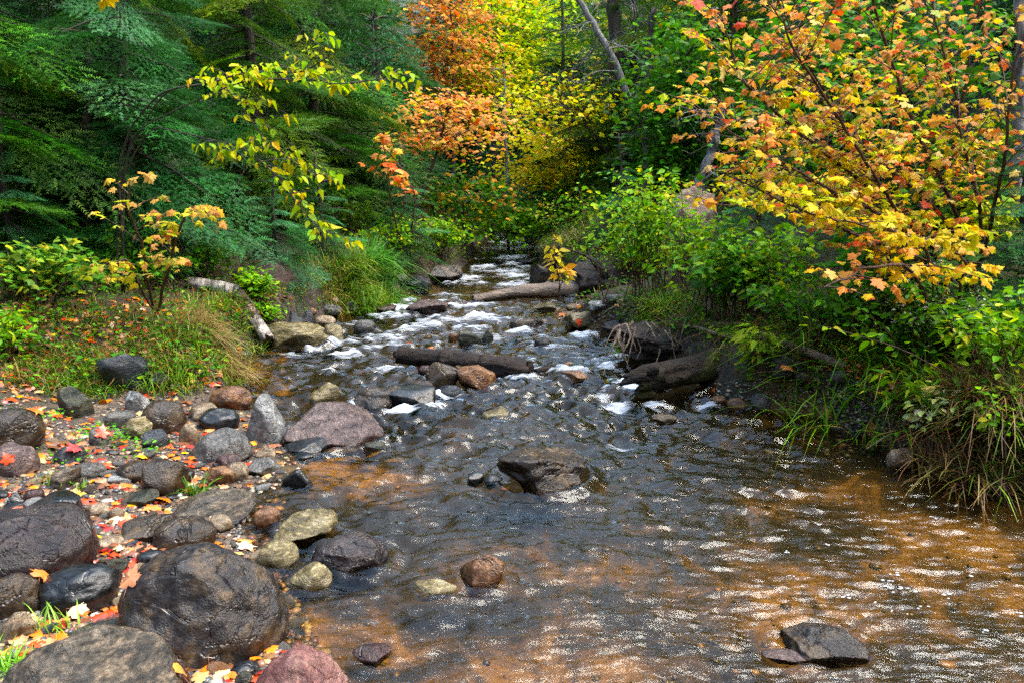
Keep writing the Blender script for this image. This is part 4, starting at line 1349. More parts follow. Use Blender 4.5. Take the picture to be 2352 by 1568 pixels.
# ------------------------------------------------------------------ leafy saplings with long stems
def sapling(name, stems, rads, pal, label, cat, tpl="maple", size=0.1, start=0.2, gap=0.10, bl=(0.2, 0.6), leafgap=0.085, mat=M_TWIG, droop=0.55, up=0.15, dens=1.0, sizefn=None, base_ground=True, palfn=None):
    S = [[at(*p) for p in st] for st in stems]
    b = S[0][0].copy()
    if base_ground:
        b[2] = h1(b[0], b[1]) - 0.03
        for st in S:
            st[0] = b + rng.normal(0, 0.03, 3) * np.array([1, 1, 0])
    t = thing(name, b, label, cat)
    lp, la, lc = [], [], []
    twp = []
    for st, r0 in zip(S, rads):
        P = smooth_path(np.array(st) - b, 40)
        P[1:] += np.cumsum(rng.normal(0, 0.004, (39, 3)), 0)
        link("stem", mesh("stem", *tube(P, np.linspace(r0, 0.004, 40) , 7)[:2], None, True, mat), t)
        seg = np.linalg.norm(np.diff(P, axis=0), axis=1)
        ln = seg.sum()
        cum = np.concatenate([[0], np.cumsum(seg)])
        nb = int(ln * (1 - start) / gap * dens)
        for k in range(nb):
            u = start + (1 - start) * (k + rng.random()) / nb
            s0 = np.array([np.interp(u * ln, cum, P[:, q]) for q in range(3)])
            td = P[min(39, int(u * 39) + 1)] - P[max(0, int(u * 39) - 1)]
            td /= np.linalg.norm(td) + 1e-9
            d = rdir(1, -0.25, 0.25 + up)[0] + 0.5 * td
            d /= np.linalg.norm(d)
            L_ = rng.uniform(*bl) * (1.1 - 0.5 * u)
            e = s0 + d * L_ + np.array([0, 0, 0.06 * L_])
            mid = (s0 + e) / 2 + np.array([0, 0, 0.07 * L_])
            pth = smooth_path([s0, mid, e], 7)
            twp.append(tube(pth, np.linspace(0.0045, 0.0018, 7), 4, False))
            m_ = max(2, int(L_ / leafgap))
            side = np.cross(d, [0, 0, 1.0])
            side /= np.linalg.norm(side) + 1e-9
            for j in range(m_):
                q = pth[min(6, int(7 * (j + 1) / m_))]
                for sg in (-1, 1):
                    if rng.random() < 0.82:
                        lp.append(q + side * sg * 0.03 + rng.normal(0, 0.01, 3))
                        la.append(side * sg + 0.5 * d)
            lp.append(e)
            la.append(d)
    W = join(twp)
    link("sprays", mesh("sprays", W[0], W[1], None, True, mat), t)
    lp, la = np.array(lp), np.array(la)
    n = len(lp)
    ax = la / np.linalg.norm(la, axis=1, keepdims=True) + 0.35 * rdir(n)
    ax[:, 2] -= droop * rng.uniform(0.1, 1.7, n)
    nr = np.array([-0.15, -0.35, 1.0]) + 0.42 * rng.standard_normal((n, 3))
    V, Fc = TPL[tpl]
    s = size * np.clip(rng.lognormal(0, 0.32, n), 0.4, 1.7)
    col = pick(pal, n, 0.16) if palfn is None else palfn(lp + b)
    Wl = []
    for q in range(4):
        Vm = V.copy()
        Vm[:, 2] = V[:, 2] * (0.4 + 0.9 * q) + 0.10 * q * np.sin(4 * V[:, 1] + 2.3 * q) * (0.3 + np.abs(V[:, 0])) - 0.06 * q * V[:, 1] ** 2
        Vm[:, 0] *= 1 - 0.09 * q
        k = slice(q, None, 4)
        Wl.append(inst(Vm, Fc, lp[k], frames(ax[k], nr[k]), s[k], col[k]))
    Wl = join(Wl)
    link("crown", mesh("crown", *Wl, False, M_LEAF), t)
    return t


def maple_pal(P):
    """leaf colours drift along the tree: salmon above, yellow below, lime inside"""
    n = len(P)
    w = n2(P[:, 0], P[:, 2], 1.6, 4.0, 2) + 0.35 * rng.standard_normal(n) + 0.30 * (P[:, 2] - 1.9)
    a = pick(P_MAPLE, n, 0.13)
    o = pick(P_ORANGE, n, 0.13)
    y = pick(P_YELLOW, n, 0.13)
    hi = (P[:, 2] > 1.35)[:, None]
    r_ = np.where((w > 0.35)[:, None], np.where(hi, o, y), a)
    return np.where((w < -0.45)[:, None], np.where(hi, y, a), r_)


sapling("maple_tree", [[(2250, 655, 6.0), (2195, 480, 5.9), (2105, 265, 5.7), (2010, 0, 5.5), (1960, -150, 5.4)], [(2240, 655, 6.0), (2165, 490, 5.9), (1995, 350, 5.7), (1890, 190, 5.5), (1760, -20, 5.3)],
                          [(2255, 655, 6.0), (2260, 450, 5.9), (2200, 200, 5.8), (2130, -60, 5.7)], [(2260, 655, 6.0), (2300, 400, 5.6), (2330, 150, 5.4), (2400, -60, 5.3)]],
        [0.02, 0.019, 0.017, 0.016], P_MAPLE, "many stemmed orange maple sapling with tall stems fanning up at right", "maple sapling", size=0.050, start=0.24, palfn=maple_pal, dens=2.0, bl=(0.2, 0.85))
sapling("maple_tree", [[(2235, 660, 5.9), (2050, 470, 5.6), (1860, 330, 5.3), (1700, 200, 5.1), (1640, 30, 5.0)], [(2230, 665, 5.9), (2030, 500, 5.5), (1840, 400, 5.1), (1600, 262, 4.8)],
                          [(2225, 660, 5.9), (2080, 520, 5.5), (1930, 280, 5.2), (1800, 80, 5.1), (1770, -60, 5.1)], [(2220, 665, 5.8), (2000, 560, 5.3), (1830, 480, 5.0), (1640, 400, 4.8)]],
        [0.018, 0.016, 0.016, 0.015], P_MAPLE, "orange and yellow maple sapling with stems arching low left over the stream", "maple sapling", size=0.050, start=0.22, palfn=maple_pal, dens=2.0, bl=(0.2, 0.85))
sapling("maple_tree", [[(2200, 690, 5.4), (2090, 600, 5.0), (1980, 600, 4.7), (1880, 650, 4.5)], [(2210, 690, 5.4), (2120, 560, 5.0), (2000, 520, 4.7), (1880, 490, 4.6)], [(2215, 690, 5.4), (2230, 600, 4.9), (2180, 550, 4.6), (2130, 540, 4.4)]],
        [0.016, 0.014, 0.012], P_MAPLE, "low maple sapling with large yellow leaves and an orange drooping tip", "maple sapling", size=0.062, start=0.25, gap=0.12, bl=(0.15, 0.6), dens=1.3,
        palfn=lambda P: np.where((P[:, 0] < at(2010, 620, 4.7)[0])[:, None] & (P[:, 2] < 1.28)[:, None], pick(P_ORANGE, len(P), 0.1), pick([(0.66, 0.46, 0.03, 3), (0.6, 0.5, 0.05, 2), (0.66, 0.36, 0.04, 1)], len(P), 0.1)))
sapling("maple_tree", [[(2150, 640, 7.2), (2000, 420, 7.0), (1850, 180, 6.8), (1780, -40, 6.7)], [(2150, 640, 7.2), (1900, 470, 6.9), (1700, 300, 6.7), (1620, 180, 6.6)], [(2150, 640, 7.2), (2200, 300, 7.0), (2240, 60, 6.9), (2260, -60, 6.9)], [(2150, 640, 7.2), (1950, 520, 6.9), (1780, 480, 6.6), (1620, 470, 6.5)]],
        [0.022, 0.022, 0.02, 0.018], P_MAPLE, "peach and lime maple sapling filling in behind the many stemmed maple", "maple sapling", size=0.07, start=0.2, gap=0.11, bl=(0.25, 0.85), tpl="maple2", dens=2.0, palfn=maple_pal)
sapling("maple_tree", [[(350, 640, 6.6), (330, 560, 6.3), (290, 480, 6.1), (300, 410, 6.0)], [(355, 640, 6.6), (400, 540, 6.2), (430, 480, 6.0), (480, 500, 5.9)], [(345, 640, 6.6), (290, 590, 6.1), (250, 600, 5.9)]],
        [0.014, 0.014, 0.01], [(0.62, 0.40, 0.12, 3), (0.60, 0.48, 0.08, 2), (0.42, 0.45, 0.06, 2), (0.6, 0.28, 0.10, 1)], "thin maple sapling with pale yellow leaves in the dark of the left bank", "maple sapling", size=0.066, start=0.3, gap=0.12, bl=(0.15, 0.5), dens=1.3)
sapling("birch_tree", [[(270, 640, 7.2), (275, 380, 7.0), (300, 290, 6.9), (380, 205, 6.7), (490, 192, 6.5), (560, 168, 6.4), (690, 173, 6.3), (760, 130, 6.2), (745, 85, 6.2)],
                          [(270, 640, 7.2), (276, 390, 7.0), (380, 210, 6.7), (490, 194, 6.5), (555, 235, 6.4), (610, 325, 6.3), (680, 390, 6.2), (745, 430, 6.2)],
                          [(270, 640, 7.2), (280, 420, 7.0), (350, 292, 6.8), (460, 325, 6.5), (560, 352, 6.4), (640, 420, 6.3), (700, 500, 6.2), (745, 540, 6.2)],
                          [(270, 640, 7.2), (290, 300, 6.9), (560, 168, 6.4), (690, 172, 6.3), (820, 185, 6.2), (920, 160, 6.2)]],
        [0.010, 0.006, 0.006, 0.006], P_BIRCH, "yellow green birch with thin dark boughs reaching out over the left of the stream", "birch sapling", tpl="ovate", size=0.056, start=0.64, gap=0.085, bl=(0.12, 0.45), leafgap=0.075, mat=M_BARK, droop=0.7, dens=1.5)
sapling("maple_tree", [[(940, 620, 11.0), (900, 480, 10.6), (880, 380, 10.4), (870, 300, 10.3)], [(945, 620, 11.0), (960, 450, 10.6), (900, 350, 10.3), (860, 340, 10.2)]],
        [0.016, 0.014], P_ORANGE, "small peach leaved maple right of the birch boughs", "maple sapling", size=0.10, start=0.55, gap=0.12, bl=(0.15, 0.45))
sapling("maple_tree", [[(1282, 690, 9.3), (1285, 640, 9.2), (1275, 590, 9.1), (1270, 545, 9.1)], [(1284, 690, 9.3), (1295, 640, 9.2), (1280, 600, 9.2)]],
        [0.008, 0.007], [(0.62, 0.46, 0.10, 3), (0.55, 0.48, 0.06, 2), (0.6, 0.3, 0.06, 1)], "little yellow sapling growing on the fallen log with the root mass", "sapling", size=0.085, start=0.3, gap=0.07, bl=(0.06, 0.2), base_ground=False, tpl="ovate")
sapling("maple_tree", [[(195, -60, 4.0), (225, -48, 3.9), (240, -36, 3.8)], [(195, -60, 4.0), (250, -50, 3.8), (262, -30, 3.8)]],
        [0.006, 0.006], [(0.68, 0.5, 0.02, 1)], "tip of a yellow maple bough dipping in at the top left edge", "maple bough", size=0.07, start=0.6, gap=0.12, bl=(0.03, 0.08), base_ground=False)


# ------------------------------------------------------------------ bushes and herbs
def bush(px, py, hgt, wid, nst, pal, label, tpl="ovate", size=0.05, per=26, name="bush", cat="bush", droop=0.3, stemmat=M_TWIG, lean=(0, 0)):
    q = surf(px, py)
    t = thing(name, q, label, cat)
    st, lp, la = [], [], []
    for k in range(nst):
        b0 = np.array([rng.normal(0, wid * 0.22), rng.normal(0, wid * 0.18), -0.02])
        e = b0 + np.array([rng.normal(lean[0], wid * 0.4), rng.normal(lean[1], wid * 0.3), hgt * rng.uniform(0.55, 1.05)])
        P = smooth_path([b0, b0 * 0.5 + e * 0.5 + np.array([0, 0, hgt * 0.12]), e], 10)
        st.append(tube(P, np.linspace(0.006, 0.002, 10), 4, False))
        for j in range(per):
            u = rng.uniform(0.25, 1) ** 0.8
            p0 = P[min(9, int(u * 10))]
            d = rdir(1, -0.3, 0.5)[0]
            L_ = rng.uniform(0.02, 0.14) * (hgt / 0.8) ** 0.5
            lp.append(p0 + d * L_)
            la.append(d)
    W = join(st)
    link("stem", mesh("stem", W[0], W[1], None, True, stemmat), t)
    W = leaves(np.array(lp), size, pal, tpl, droop, 0.45, np.array(la))
    link("foliage", mesh("foliage", *W, False, M_LEAF), t)
    return t


BUSHES = [
    (1500, 690, 1.25, 0.8, 34, P_BUSH, "tall bright green bush on the right bank beside the root plate", "ovate", 0.06), (1440, 655, 0.8, 0.6, 24, P_BUSH, "bright green bush above the black root mass"),
    (1470, 600, 1.1, 0.9, 26, P_LIME, "lime bush behind the black root mass"), (1560, 640, 0.9, 0.7, 22, P_BUSH, "yellowish green bush below the root plate"), (1640, 720, 0.75, 0.6, 24, P_BUSH, "green bush above the root tangle", "ovate", 0.055),
    (1700, 735, 0.7, 0.5, 18, P_GREEN, "dark green bush where the thin curved stem leans", "maple2", 0.06), (1760, 730, 0.7, 0.55, 20, P_BUSH, "green bush left of the drooping orange maple tip", "maple2", 0.06),
    (1850, 770, 0.5, 0.6, 20, P_GREEN, "dark green herbs under the drooping orange maple tip", "ovate", 0.05), (1960, 775, 0.5, 0.6, 22, P_GREEN, "dark green herbs behind the dead pole", "ovate", 0.05),
    (2100, 850, 0.5, 0.45, 22, P_GREEN, "leafy green herbs above the sedge", "ovate", 0.05), (2080, 720, 0.55, 0.4, 16, [(0.10, 0.26, 0.06, 2), (0.2, 0.36, 0.1, 1)], "grey green leafy plant with toothed leaves under the maple", "maple2", 0.08),
    (2290, 900, 0.6, 0.5, 26, P_BUSH, "bright green herbs on the right bank at the right edge", "ovate", 0.05), (2200, 830, 0.55, 0.5, 22, P_GREEN, "green herbs among brown stalks on the right bank", "ovate", 0.05),
    (2310, 1020, 0.35, 0.4, 20, P_BUSH, "small green herbs low on the right bank edge", "ovate", 0.042), (2300, 600, 0.55, 0.35, 16, P_BIRCH, "yellow green leafy plant by the base of the maple stems", "maple2", 0.07),
    (1990, 700, 0.8, 0.25, 8, [(0.07, 0.25, 0.03, 2), (0.13, 0.33, 0.05, 1)], "tall plant with large drooping green leaves in front of the maple", "lance", 0.2),
    (2110, 965, 0.35, 0.35, 14, P_BUSH, "small leafy herb hanging over the right waterline", "lance", 0.08), (2150, 1030, 0.42, 0.28, 9, [(0.55, 0.56, 0.20, 2), (0.5, 0.55, 0.3, 1)], "pale yellow round leaved plant at the right waterline", "ovate", 0.05),
    (1740, 860, 0.45, 0.12, 5, [(0.35, 0.45, 0.06, 2), (0.22, 0.36, 0.04, 1)], "single yellow green stalk beside the mossy log", "lance", 0.09),
    (590, 690, 0.35, 0.3, 16, P_BUSH, "bright green leafy plant beside the birch log", "maple2", 0.05), (610, 745, 0.25, 0.2, 10, P_BUSH, "small green plant beside the birch stub", "maple2", 0.05),
    (340, 660, 0.4, 0.5, 20, P_GREEN, "green herbs on the left bank before the birch log", "ovate", 0.05), (170, 680, 0.45, 0.6, 22, P_GREEN, "green herbs on the left bank below the conifers", "maple2", 0.055),
    (90, 700, 0.5, 0.5, 22, [(0.2, 0.34, 0.05, 2), (0.42, 0.42, 0.06, 1), (0.08, 0.2, 0.03, 2)], "yellowish herbs at the left end of the bank", "maple2", 0.06), (20, 820, 0.35, 0.35, 18, P_BUSH, "yellow green herb at the left edge above the bare soil", "ovate", 0.045),
    (470, 640, 0.45, 0.5, 20, P_GREEN, "dark green herbs behind the birch log", "ovate", 0.05), (240, 640, 0.6, 0.6, 20, P_GREEN, "dark leafy undergrowth plant in front of the dark gap", "ovate", 0.05),
    (900, 600, 0.6, 0.5, 26, P_BUSH, "green leafy bush above the dark upstream stones on the left"), (1010, 590, 0.6, 0.5, 30, P_BUSH, "bright green bush overhanging the left of the upstream rapid"), (1080, 545, 0.7, 0.6, 24, P_GREEN, "dark bush at the far left shore"),
    (1330, 560, 0.8, 0.6, 26, [*P_BUSH, (0.3, 0.25, 0.06, 2)], "olive bush at the far right shore"), (1200, 545, 0.8, 0.7, 26, P_GREEN, "dark green bush where the stream vanishes"), (1250, 540, 0.7, 0.8, 26, P_GREEN, "bush at the vanishing end of the stream, right half"),
    (800, 560, 0.7, 0.6, 24, P_OLIVE, "olive brown bush left of the grassy clump"), (1120, 530, 0.9, 0.7, 26, P_BUSH, "pale green bush beside the thin grey sapling trunk"),
]
for b in BUSHES:
    bush(*b)
for px, py, lab in [(2030, 780, "white speckled aster clump above the sedge"), (2170, 850, "white speckled aster clump among the brown stalks")]:
    bush(px, py, 0.55, 0.4, 20, [(0.10, 0.17, 0.05, 2), (0.16, 0.24, 0.08, 1), (0.45, 0.45, 0.42, 1.2)], lab, "dia", 0.022, 60, "aster_clump", "wild flowers")


# ------------------------------------------------------------------ grasses and ferns
def blades(pos, hgt, lean, width, pal, seg=5):
    n = len(pos)
    a = rng.uniform(0, 6.28, n)
    d = np.stack([np.cos(a), np.sin(a), np.zeros(n)], 1) + np.asarray(lean)
    h = hgt * rng.uniform(0.5, 1.15, n)
    bend = rng.uniform(0.25, 1.0, n)
    u = np.linspace(0, 1, seg)
    P = pos[:, None] + d[:, None] * (h * bend)[:, None, None] * (u ** 1.7)[None, :, None]
    P[:, :, 2] += (h[:, None] * (u[None] - 0.75 * (bend[:, None] * np.maximum(0, np.linalg.norm(d, axis=1)[:, None] - 0.2)) * u[None] ** 2.4))
    sd = np.stack([-np.sin(a), np.cos(a), np.zeros(n)], 1)
    w = width * rng.uniform(0.6, 1.3, n)[:, None] * np.array([0.8, 1.0, 0.85, 0.55, 0.08])[None, :seg]
    A, B = P - sd[:, None] * w[:, :, None], P + sd[:, None] * w[:, :, None]
    V = np.stack([A, B], 2).reshape(-1, 3)
    base = (np.arange(n) * seg * 2)[:, None]
    k = np.arange(seg - 1)[None] * 2
    i = (base + k).ravel()
    Fq = np.concatenate([np.stack([i, i + 1, i + 3], 1), np.stack([i, i + 3, i + 2], 1)])
    c = np.repeat(pick(pal, n, 0.2), seg * 2, 0)
    return V, Fq, c


def tuft(px, py, rx, ry, n, hgt, lean, width, pal, label, name="grass_tuft"):
    q = surf(px, py)
    xy = q[None, :2] + rdir(n)[:, :2] * np.sqrt(rng.random((n, 1))) * np.array([rx, ry]) * 0.9
    z = HL(xy[:, 0], xy[:, 1])
    pos = np.stack([xy[:, 0], xy[:, 1], z - 0.01], 1) - q
    W = blades(pos, hgt, lean, width, pal)
    link(name, mesh(name, *W, False, M_GRASS), None, q, label, "grass")


TUFTS = [
    (500, 800, 0.32, 0.32, 1100, 0.26, (0.8, -0.5, 0), 0.004, P_STRAW, "dry straw coloured grass drooping over the bank lip by the dark pool"), (440, 790, 0.5, 0.4, 450, 0.18, (0.5, -0.4, 0), 0.004, P_GRASS, "green grass on the bank behind the dry drooping grass"),
    (330, 740, 0.6, 0.6, 330, 0.13, (0.3, -0.3, 0), 0.004, [*P_GRASS, *P_STRAW], "mixed green and dry grass on the left bank slope"), (520, 720, 0.4, 0.4, 400, 0.18, (0.3, -0.2, 0), 0.004, P_GRASS, "green grass below the birch log"),
    (820, 660, 0.5, 0.5, 1500, 0.42, (0.4, -0.4, 0), 0.005, P_GRASS, "big rounded clump of green grass on the left bank upstream"), (760, 660, 0.3, 0.4, 600, 0.35, (0, -0.3, 0), 0.005, [*P_STRAW, *P_GRASS], "yellowing grass left of the big rounded clump"),
    (870, 625, 0.3, 0.3, 400, 0.45, (0.8, -0.4, 0), 0.007, [(0.06, 0.2, 0.03, 1), (0.1, 0.26, 0.03, 1)], "dark green fern like clump arching right of the rounded grass clump"),
    (190, 880, 0.4, 0.3, 380, 0.20, (0.3, -0.5, 0), 0.004, P_GRASS, "grass above the green stained slab"), (100, 860, 0.4, 0.4, 300, 0.18, (0.1, -0.3, 0), 0.004, [*P_GRASS, *P_STRAW], "short grass at far left of the bank"),
    (400, 870, 0.3, 0.25, 400, 0.2, (0.3, -0.5, 0), 0.004, P_GRASS, "grass around the flat brown bank stone"), (280, 850, 0.25, 0.2, 200, 0.2, (-0.2, -0.6, 0), 0.004, P_STRAW, "dry grass hanging left of the dark block"),
    (452, 1140, 0.07, 0.05, 46, 0.17, (0, 0, 0), 0.004, [(0.05, 0.16, 0.012, 1), (0.1, 0.24, 0.02, 1)], "small upright green grass tuft beside the dark brown block"), (395, 1130, 0.08, 0.05, 26, 0.10, (-0.3, 0, 0), 0.003, P_GRASS, "tiny grass tuft left of the small upright tuft"),
    (20, 1545, 0.12, 0.08, 130, 0.11, (0, 0, 0), 0.003, [(0.12, 0.34, 0.03, 1), (0.2, 0.42, 0.05, 1)], "bright green grass tuft at the bottom left corner"), (130, 1450, 0.10, 0.07, 40, 0.14, (0.2, 0, 0), 0.003, [(0.2, 0.38, 0.05, 1)], "thin pale grass blades beside the flat dark green slab"),
    (120, 1110, 0.12, 0.06, 60, 0.09, (0.2, 0, 0), 0.003, P_GRASS, "small grass tuft by the twisted banded rock"), (185, 1125, 0.05, 0.04, 24, 0.09, (0.2, 0, 0), 0.003, P_GRASS, "little bright tuft right of the twisted banded rock"),
    (1500, 720, 0.4, 0.25, 700, 0.22, (-0.3, -0.4, 0), 0.004, [*P_GRASS, (0.2, 0.34, 0.03, 2)], "short bright grass on the right bank above the dead branch"), (1560, 600, 0.5, 0.4, 600, 0.4, (-0.3, -0.2, 0), 0.005, [*P_STRAW, *P_GRASS], "yellowing grass below the root plate"),
    (1370, 560, 0.6, 0.5, 900, 0.5, (-0.3, -0.2, 0), 0.006, [*P_STRAW, *P_GRASS], "tall yellow green grass at the far right shore"), (1430, 520, 0.6, 0.5, 800, 0.55, (-0.2, -0.2, 0), 0.006, P_GRASS, "tall green grass behind the black root mass"),
    (1940, 900, 0.4, 0.2, 80, 0.42, (-0.5, -0.7, 0), 0.006, [(0.10, 0.26, 0.02, 2), (0.18, 0.34, 0.03, 1)], "long arching green sedge hanging over the right waterline"), (2050, 930, 0.3, 0.2, 90, 0.36, (-0.3, -0.5, 0), 0.005, [(0.10, 0.26, 0.02, 2), (0.18, 0.34, 0.03, 1), (0.4, 0.3, 0.08, 0.5)], "green sedge right of the long arching sedge"),
    (1880, 830, 0.4, 0.2, 90, 0.5, (-0.5, -0.3, 0), 0.005, P_GRASS, "thin sedge blades arching in front of the dead pole"), (2180, 950, 0.3, 0.25, 420, 0.34, (-0.1, -0.4, 0), 0.004, [(0.16, 0.08, 0.035, 3), (0.10, 0.05, 0.02, 2), (0.25, 0.15, 0.06, 1)], "brown dead stalks on the right bank"),
    (2250, 1010, 0.4, 0.25, 700, 0.34, (-0.3, -0.7, 0), 0.004, [(0.12, 0.07, 0.03, 3), (0.08, 0.045, 0.02, 2), (0.16, 0.16, 0.04, 1)], "brown dead grass draping over the right bank overhang"), (2340, 980, 0.3, 0.25, 400, 0.34, (-0.2, -0.6, 0), 0.004, [*P_GRASS, *P_STRAW], "mixed grass at the right edge of the overhang"),
    (2330, 850, 0.4, 0.3, 300, 0.4, (-0.2, -0.2, 0), 0.005, [*P_GRASS, *P_STRAW], "grass behind the bright herbs at the right edge"), (1300, 652, 0.05, 0.03, 16, 0.34, (0, -0.5, 0), 0.008, [(0.2, 0.36, 0.04, 1)], "green grass strands hanging over the fallen log with the root mass"),
]
for q in TUFTS:
    tuft(*q)

# ground cover nobody could count
gp = []
for x0, x1, y0, y1, cnt in [(0, 640, 620, 900, 2600), (700, 1000, 560, 660, 700), (1330, 2352, 560, 800, 3200), (1700, 2352, 800, 1080, 1300), (-200, 900, 480, 640, 900), (1300, 1700, 480, 620, 700)]:
    d_ = np.stack([rng.uniform(x0, x1, cnt), rng.uniform(y0, y1, cnt)], 1)
    for px, py in d_:
        q = surf(px, py, ground=True)
        if q[2] > zw(q[1]) + 0.15:
            gp.append(q)
gp = np.array(gp)
pt, gr = [], []
for q in gp[: int(len(gp) * 0.98): 3]:
    k = int(rng.integers(3, 8))
    pt.append(q + np.stack([rng.normal(0, 0.05, k), rng.normal(0, 0.05, k), rng.uniform(0.02, 0.16, k)], 1))
pt = np.concatenate(pt)
pt = pt[(pt[:, 1] > 1.5)]
W1 = leaves(pt, 0.034, [*P_GREEN, (0.2, 0.34, 0.04, 1.2), (0.35, 0.32, 0.05, 0.5), (0.14, 0.07, 0.03, 4)], "ovate", 0.2, 0.5)
link("ground_cover", mesh("ground_cover", *W1, False, M_LEAF), label="low leafy ground cover on both banks", kind="stuff")
q = gp[::3]
q = np.repeat(q, 5, 0) + np.concatenate([rng.normal(0, 0.06, (len(q) * 5, 2)), np.zeros((len(q) * 5, 1))], 1)
q[:, 2] = HL(q[:, 0], q[:, 1])
W2 = blades(q, 0.11, (0.2, -0.4, 0), 0.0028, [*P_GRASS, (0.2, 0.13, 0.05, 3.5), (0.10, 0.06, 0.03, 2)])
link("grass", mesh("grass", *W2, False, M_GRASS), label="short grass on both banks", kind="stuff")
eg = []
for sd, n_, y0, y1 in ((-1, 3000, 5.9, 18.0), (1, 3600, 3.3, 16.0)):
    y = rng.uniform(y0, y1, n_) if sd < 0 else y0 + (y1 - y0) * rng.random(n_) ** 1.5
    off = rng.uniform(0.06, 0.5, n_) ** 1.0
    x = xL(y) - off if sd < 0 else xR(y) + off
    z = HL(x, y)
    ok = (z > zw(y) + 0.12) & (n2(x, y, 1.7, 50 + sd, 2) > -0.25)
    if sd > 0:
        ok &= ~((y > 8.2) & (y < 10.4))
    eg.append((np.stack([x, y, z - 0.01], 1)[ok], sd))
W = join([blades(p_, 0.23, (-0.9 * sd_, -0.35, 0), 0.0034, [*P_GRASS, (0.22, 0.14, 0.05, 2.5), (0.12, 0.07, 0.03, 2), (0.3, 0.24, 0.09, 1)]) for p_, sd_ in eg])
link("bank_grass", mesh("bank_grass", *W, False, M_GRASS), label="mixed green and dead grass hanging over the stream banks", kind="stuff")
pt = np.concatenate([np.repeat(p_[::3], 4, 0) + rng.normal(0, 0.05, (len(p_[::3]) * 4, 3)) + [0, 0, 0.07] for p_, _s in eg])
W = leaves(pt, 0.036, [*P_GREEN, (0.2, 0.34, 0.04, 1.5), (0.35, 0.32, 0.05, 0.6), (0.16, 0.07, 0.03, 1.6)], "ovate", 0.3, 0.5)
link("bank_leaves", mesh("bank_leaves", *W, False, M_LEAF), label="small weeds along the edges of the banks", kind="stuff")
# clover-like leaves between the gravel stones
pt = []
for px, py, cnt in [(270, 1010, 90), (215, 1000, 60), (40, 1060, 60), (90, 960, 60), (330, 1040, 50), (255, 900, 60), (150, 1060, 50), (20, 1000, 50)]:
    c = surf(px, py)
    pt.append(c + np.stack([rng.normal(0, 0.07, cnt), rng.normal(0, 0.07, cnt), rng.uniform(0.01, 0.06, cnt)], 1))
W = leaves(np.concatenate(pt), 0.022, [(0.10, 0.36, 0.03, 2), (0.16, 0.42, 0.05, 1)], "ovate", 0.1, 0.4)
link("clover_leaves", mesh("clover_leaves", *W, False, M_LEAF), label="small bright clover like leaves among the gravel", kind="stuff")

# ------------------------------------------------------------------ water
ys = [0.6]
while ys[-1] < 23:
    ys.append(ys[-1] + max(0.0065, 0.0023 * ys[-1] ** 1.2))
ys = np.array(ys)
xs = np.arange(-3.8, 5.2, 0.0170)
WX, WY = np.meshgrid(xs, ys)
# ripple size grows upstream where the stream runs over stones; the pool at right is calmer
wx = WX + 0.07 * n2(WX, WY, 1.9, 21, 2)
wy = WY + 0.06 * n2(WX, WY, 1.6, 31, 2) + 0.10 * np.abs(WX - 0.4)
cell = 0.022 + 0.0135 * np.clip(WY - 2.2, 0, 3.6) ** 1.15
yq = np.linspace(0, 24, 4000)
ph = np.concatenate([[0], np.cumsum(np.diff(yq) / (0.022 + 0.0135 * np.clip(yq[1:] - 2.2, 0, 3.6) ** 1.15))])
PHY = np.interp(wy, yq, ph)
PHX = wx / (0.072 + 0.016 * np.clip(WY - 2.2, 0, 4.5))


def nz3(kx, ky, seed, o=1):
    return fbm(np.stack([(PHX * kx).ravel(), (PHY * ky).ravel(), np.full(wx.size, seed)], 1), o).reshape(wx.shape)


lively = 0.85 + 0.25 * sstep(4.6, 5.6, WY) - 0.35 * sstep(6.4, 7.6, WY) + 0.35 * n2(WX, WY, 0.9, 5, 2)
lively *= 1 - 0.35 * sstep(10, 12, WY)
lively *= 1 - 0.5 * sstep(0.9, 2.2, WX - 0.12 * WY) * (1 - sstep(5.0, 6.2, WY))
lively *= 1 - 0.7 * (1 - sstep(-0.2, 0.35, WX - xL(WY))) * (1 - sstep(5.0, 6.0, WY))
wave = 0.95 * nz3(0.33, 0.45, 3.0) + 0.75 * nz3(1.0, 1.0, 7.0) + 0.34 * (1 - 2 * np.abs(nz3(1.0, 1.5, 9.0))) - 0.17 + 0.26 * nz3(2.3, 2.4, 13.0)
WZ = zw(WY) + 0.50 * cell * lively * wave
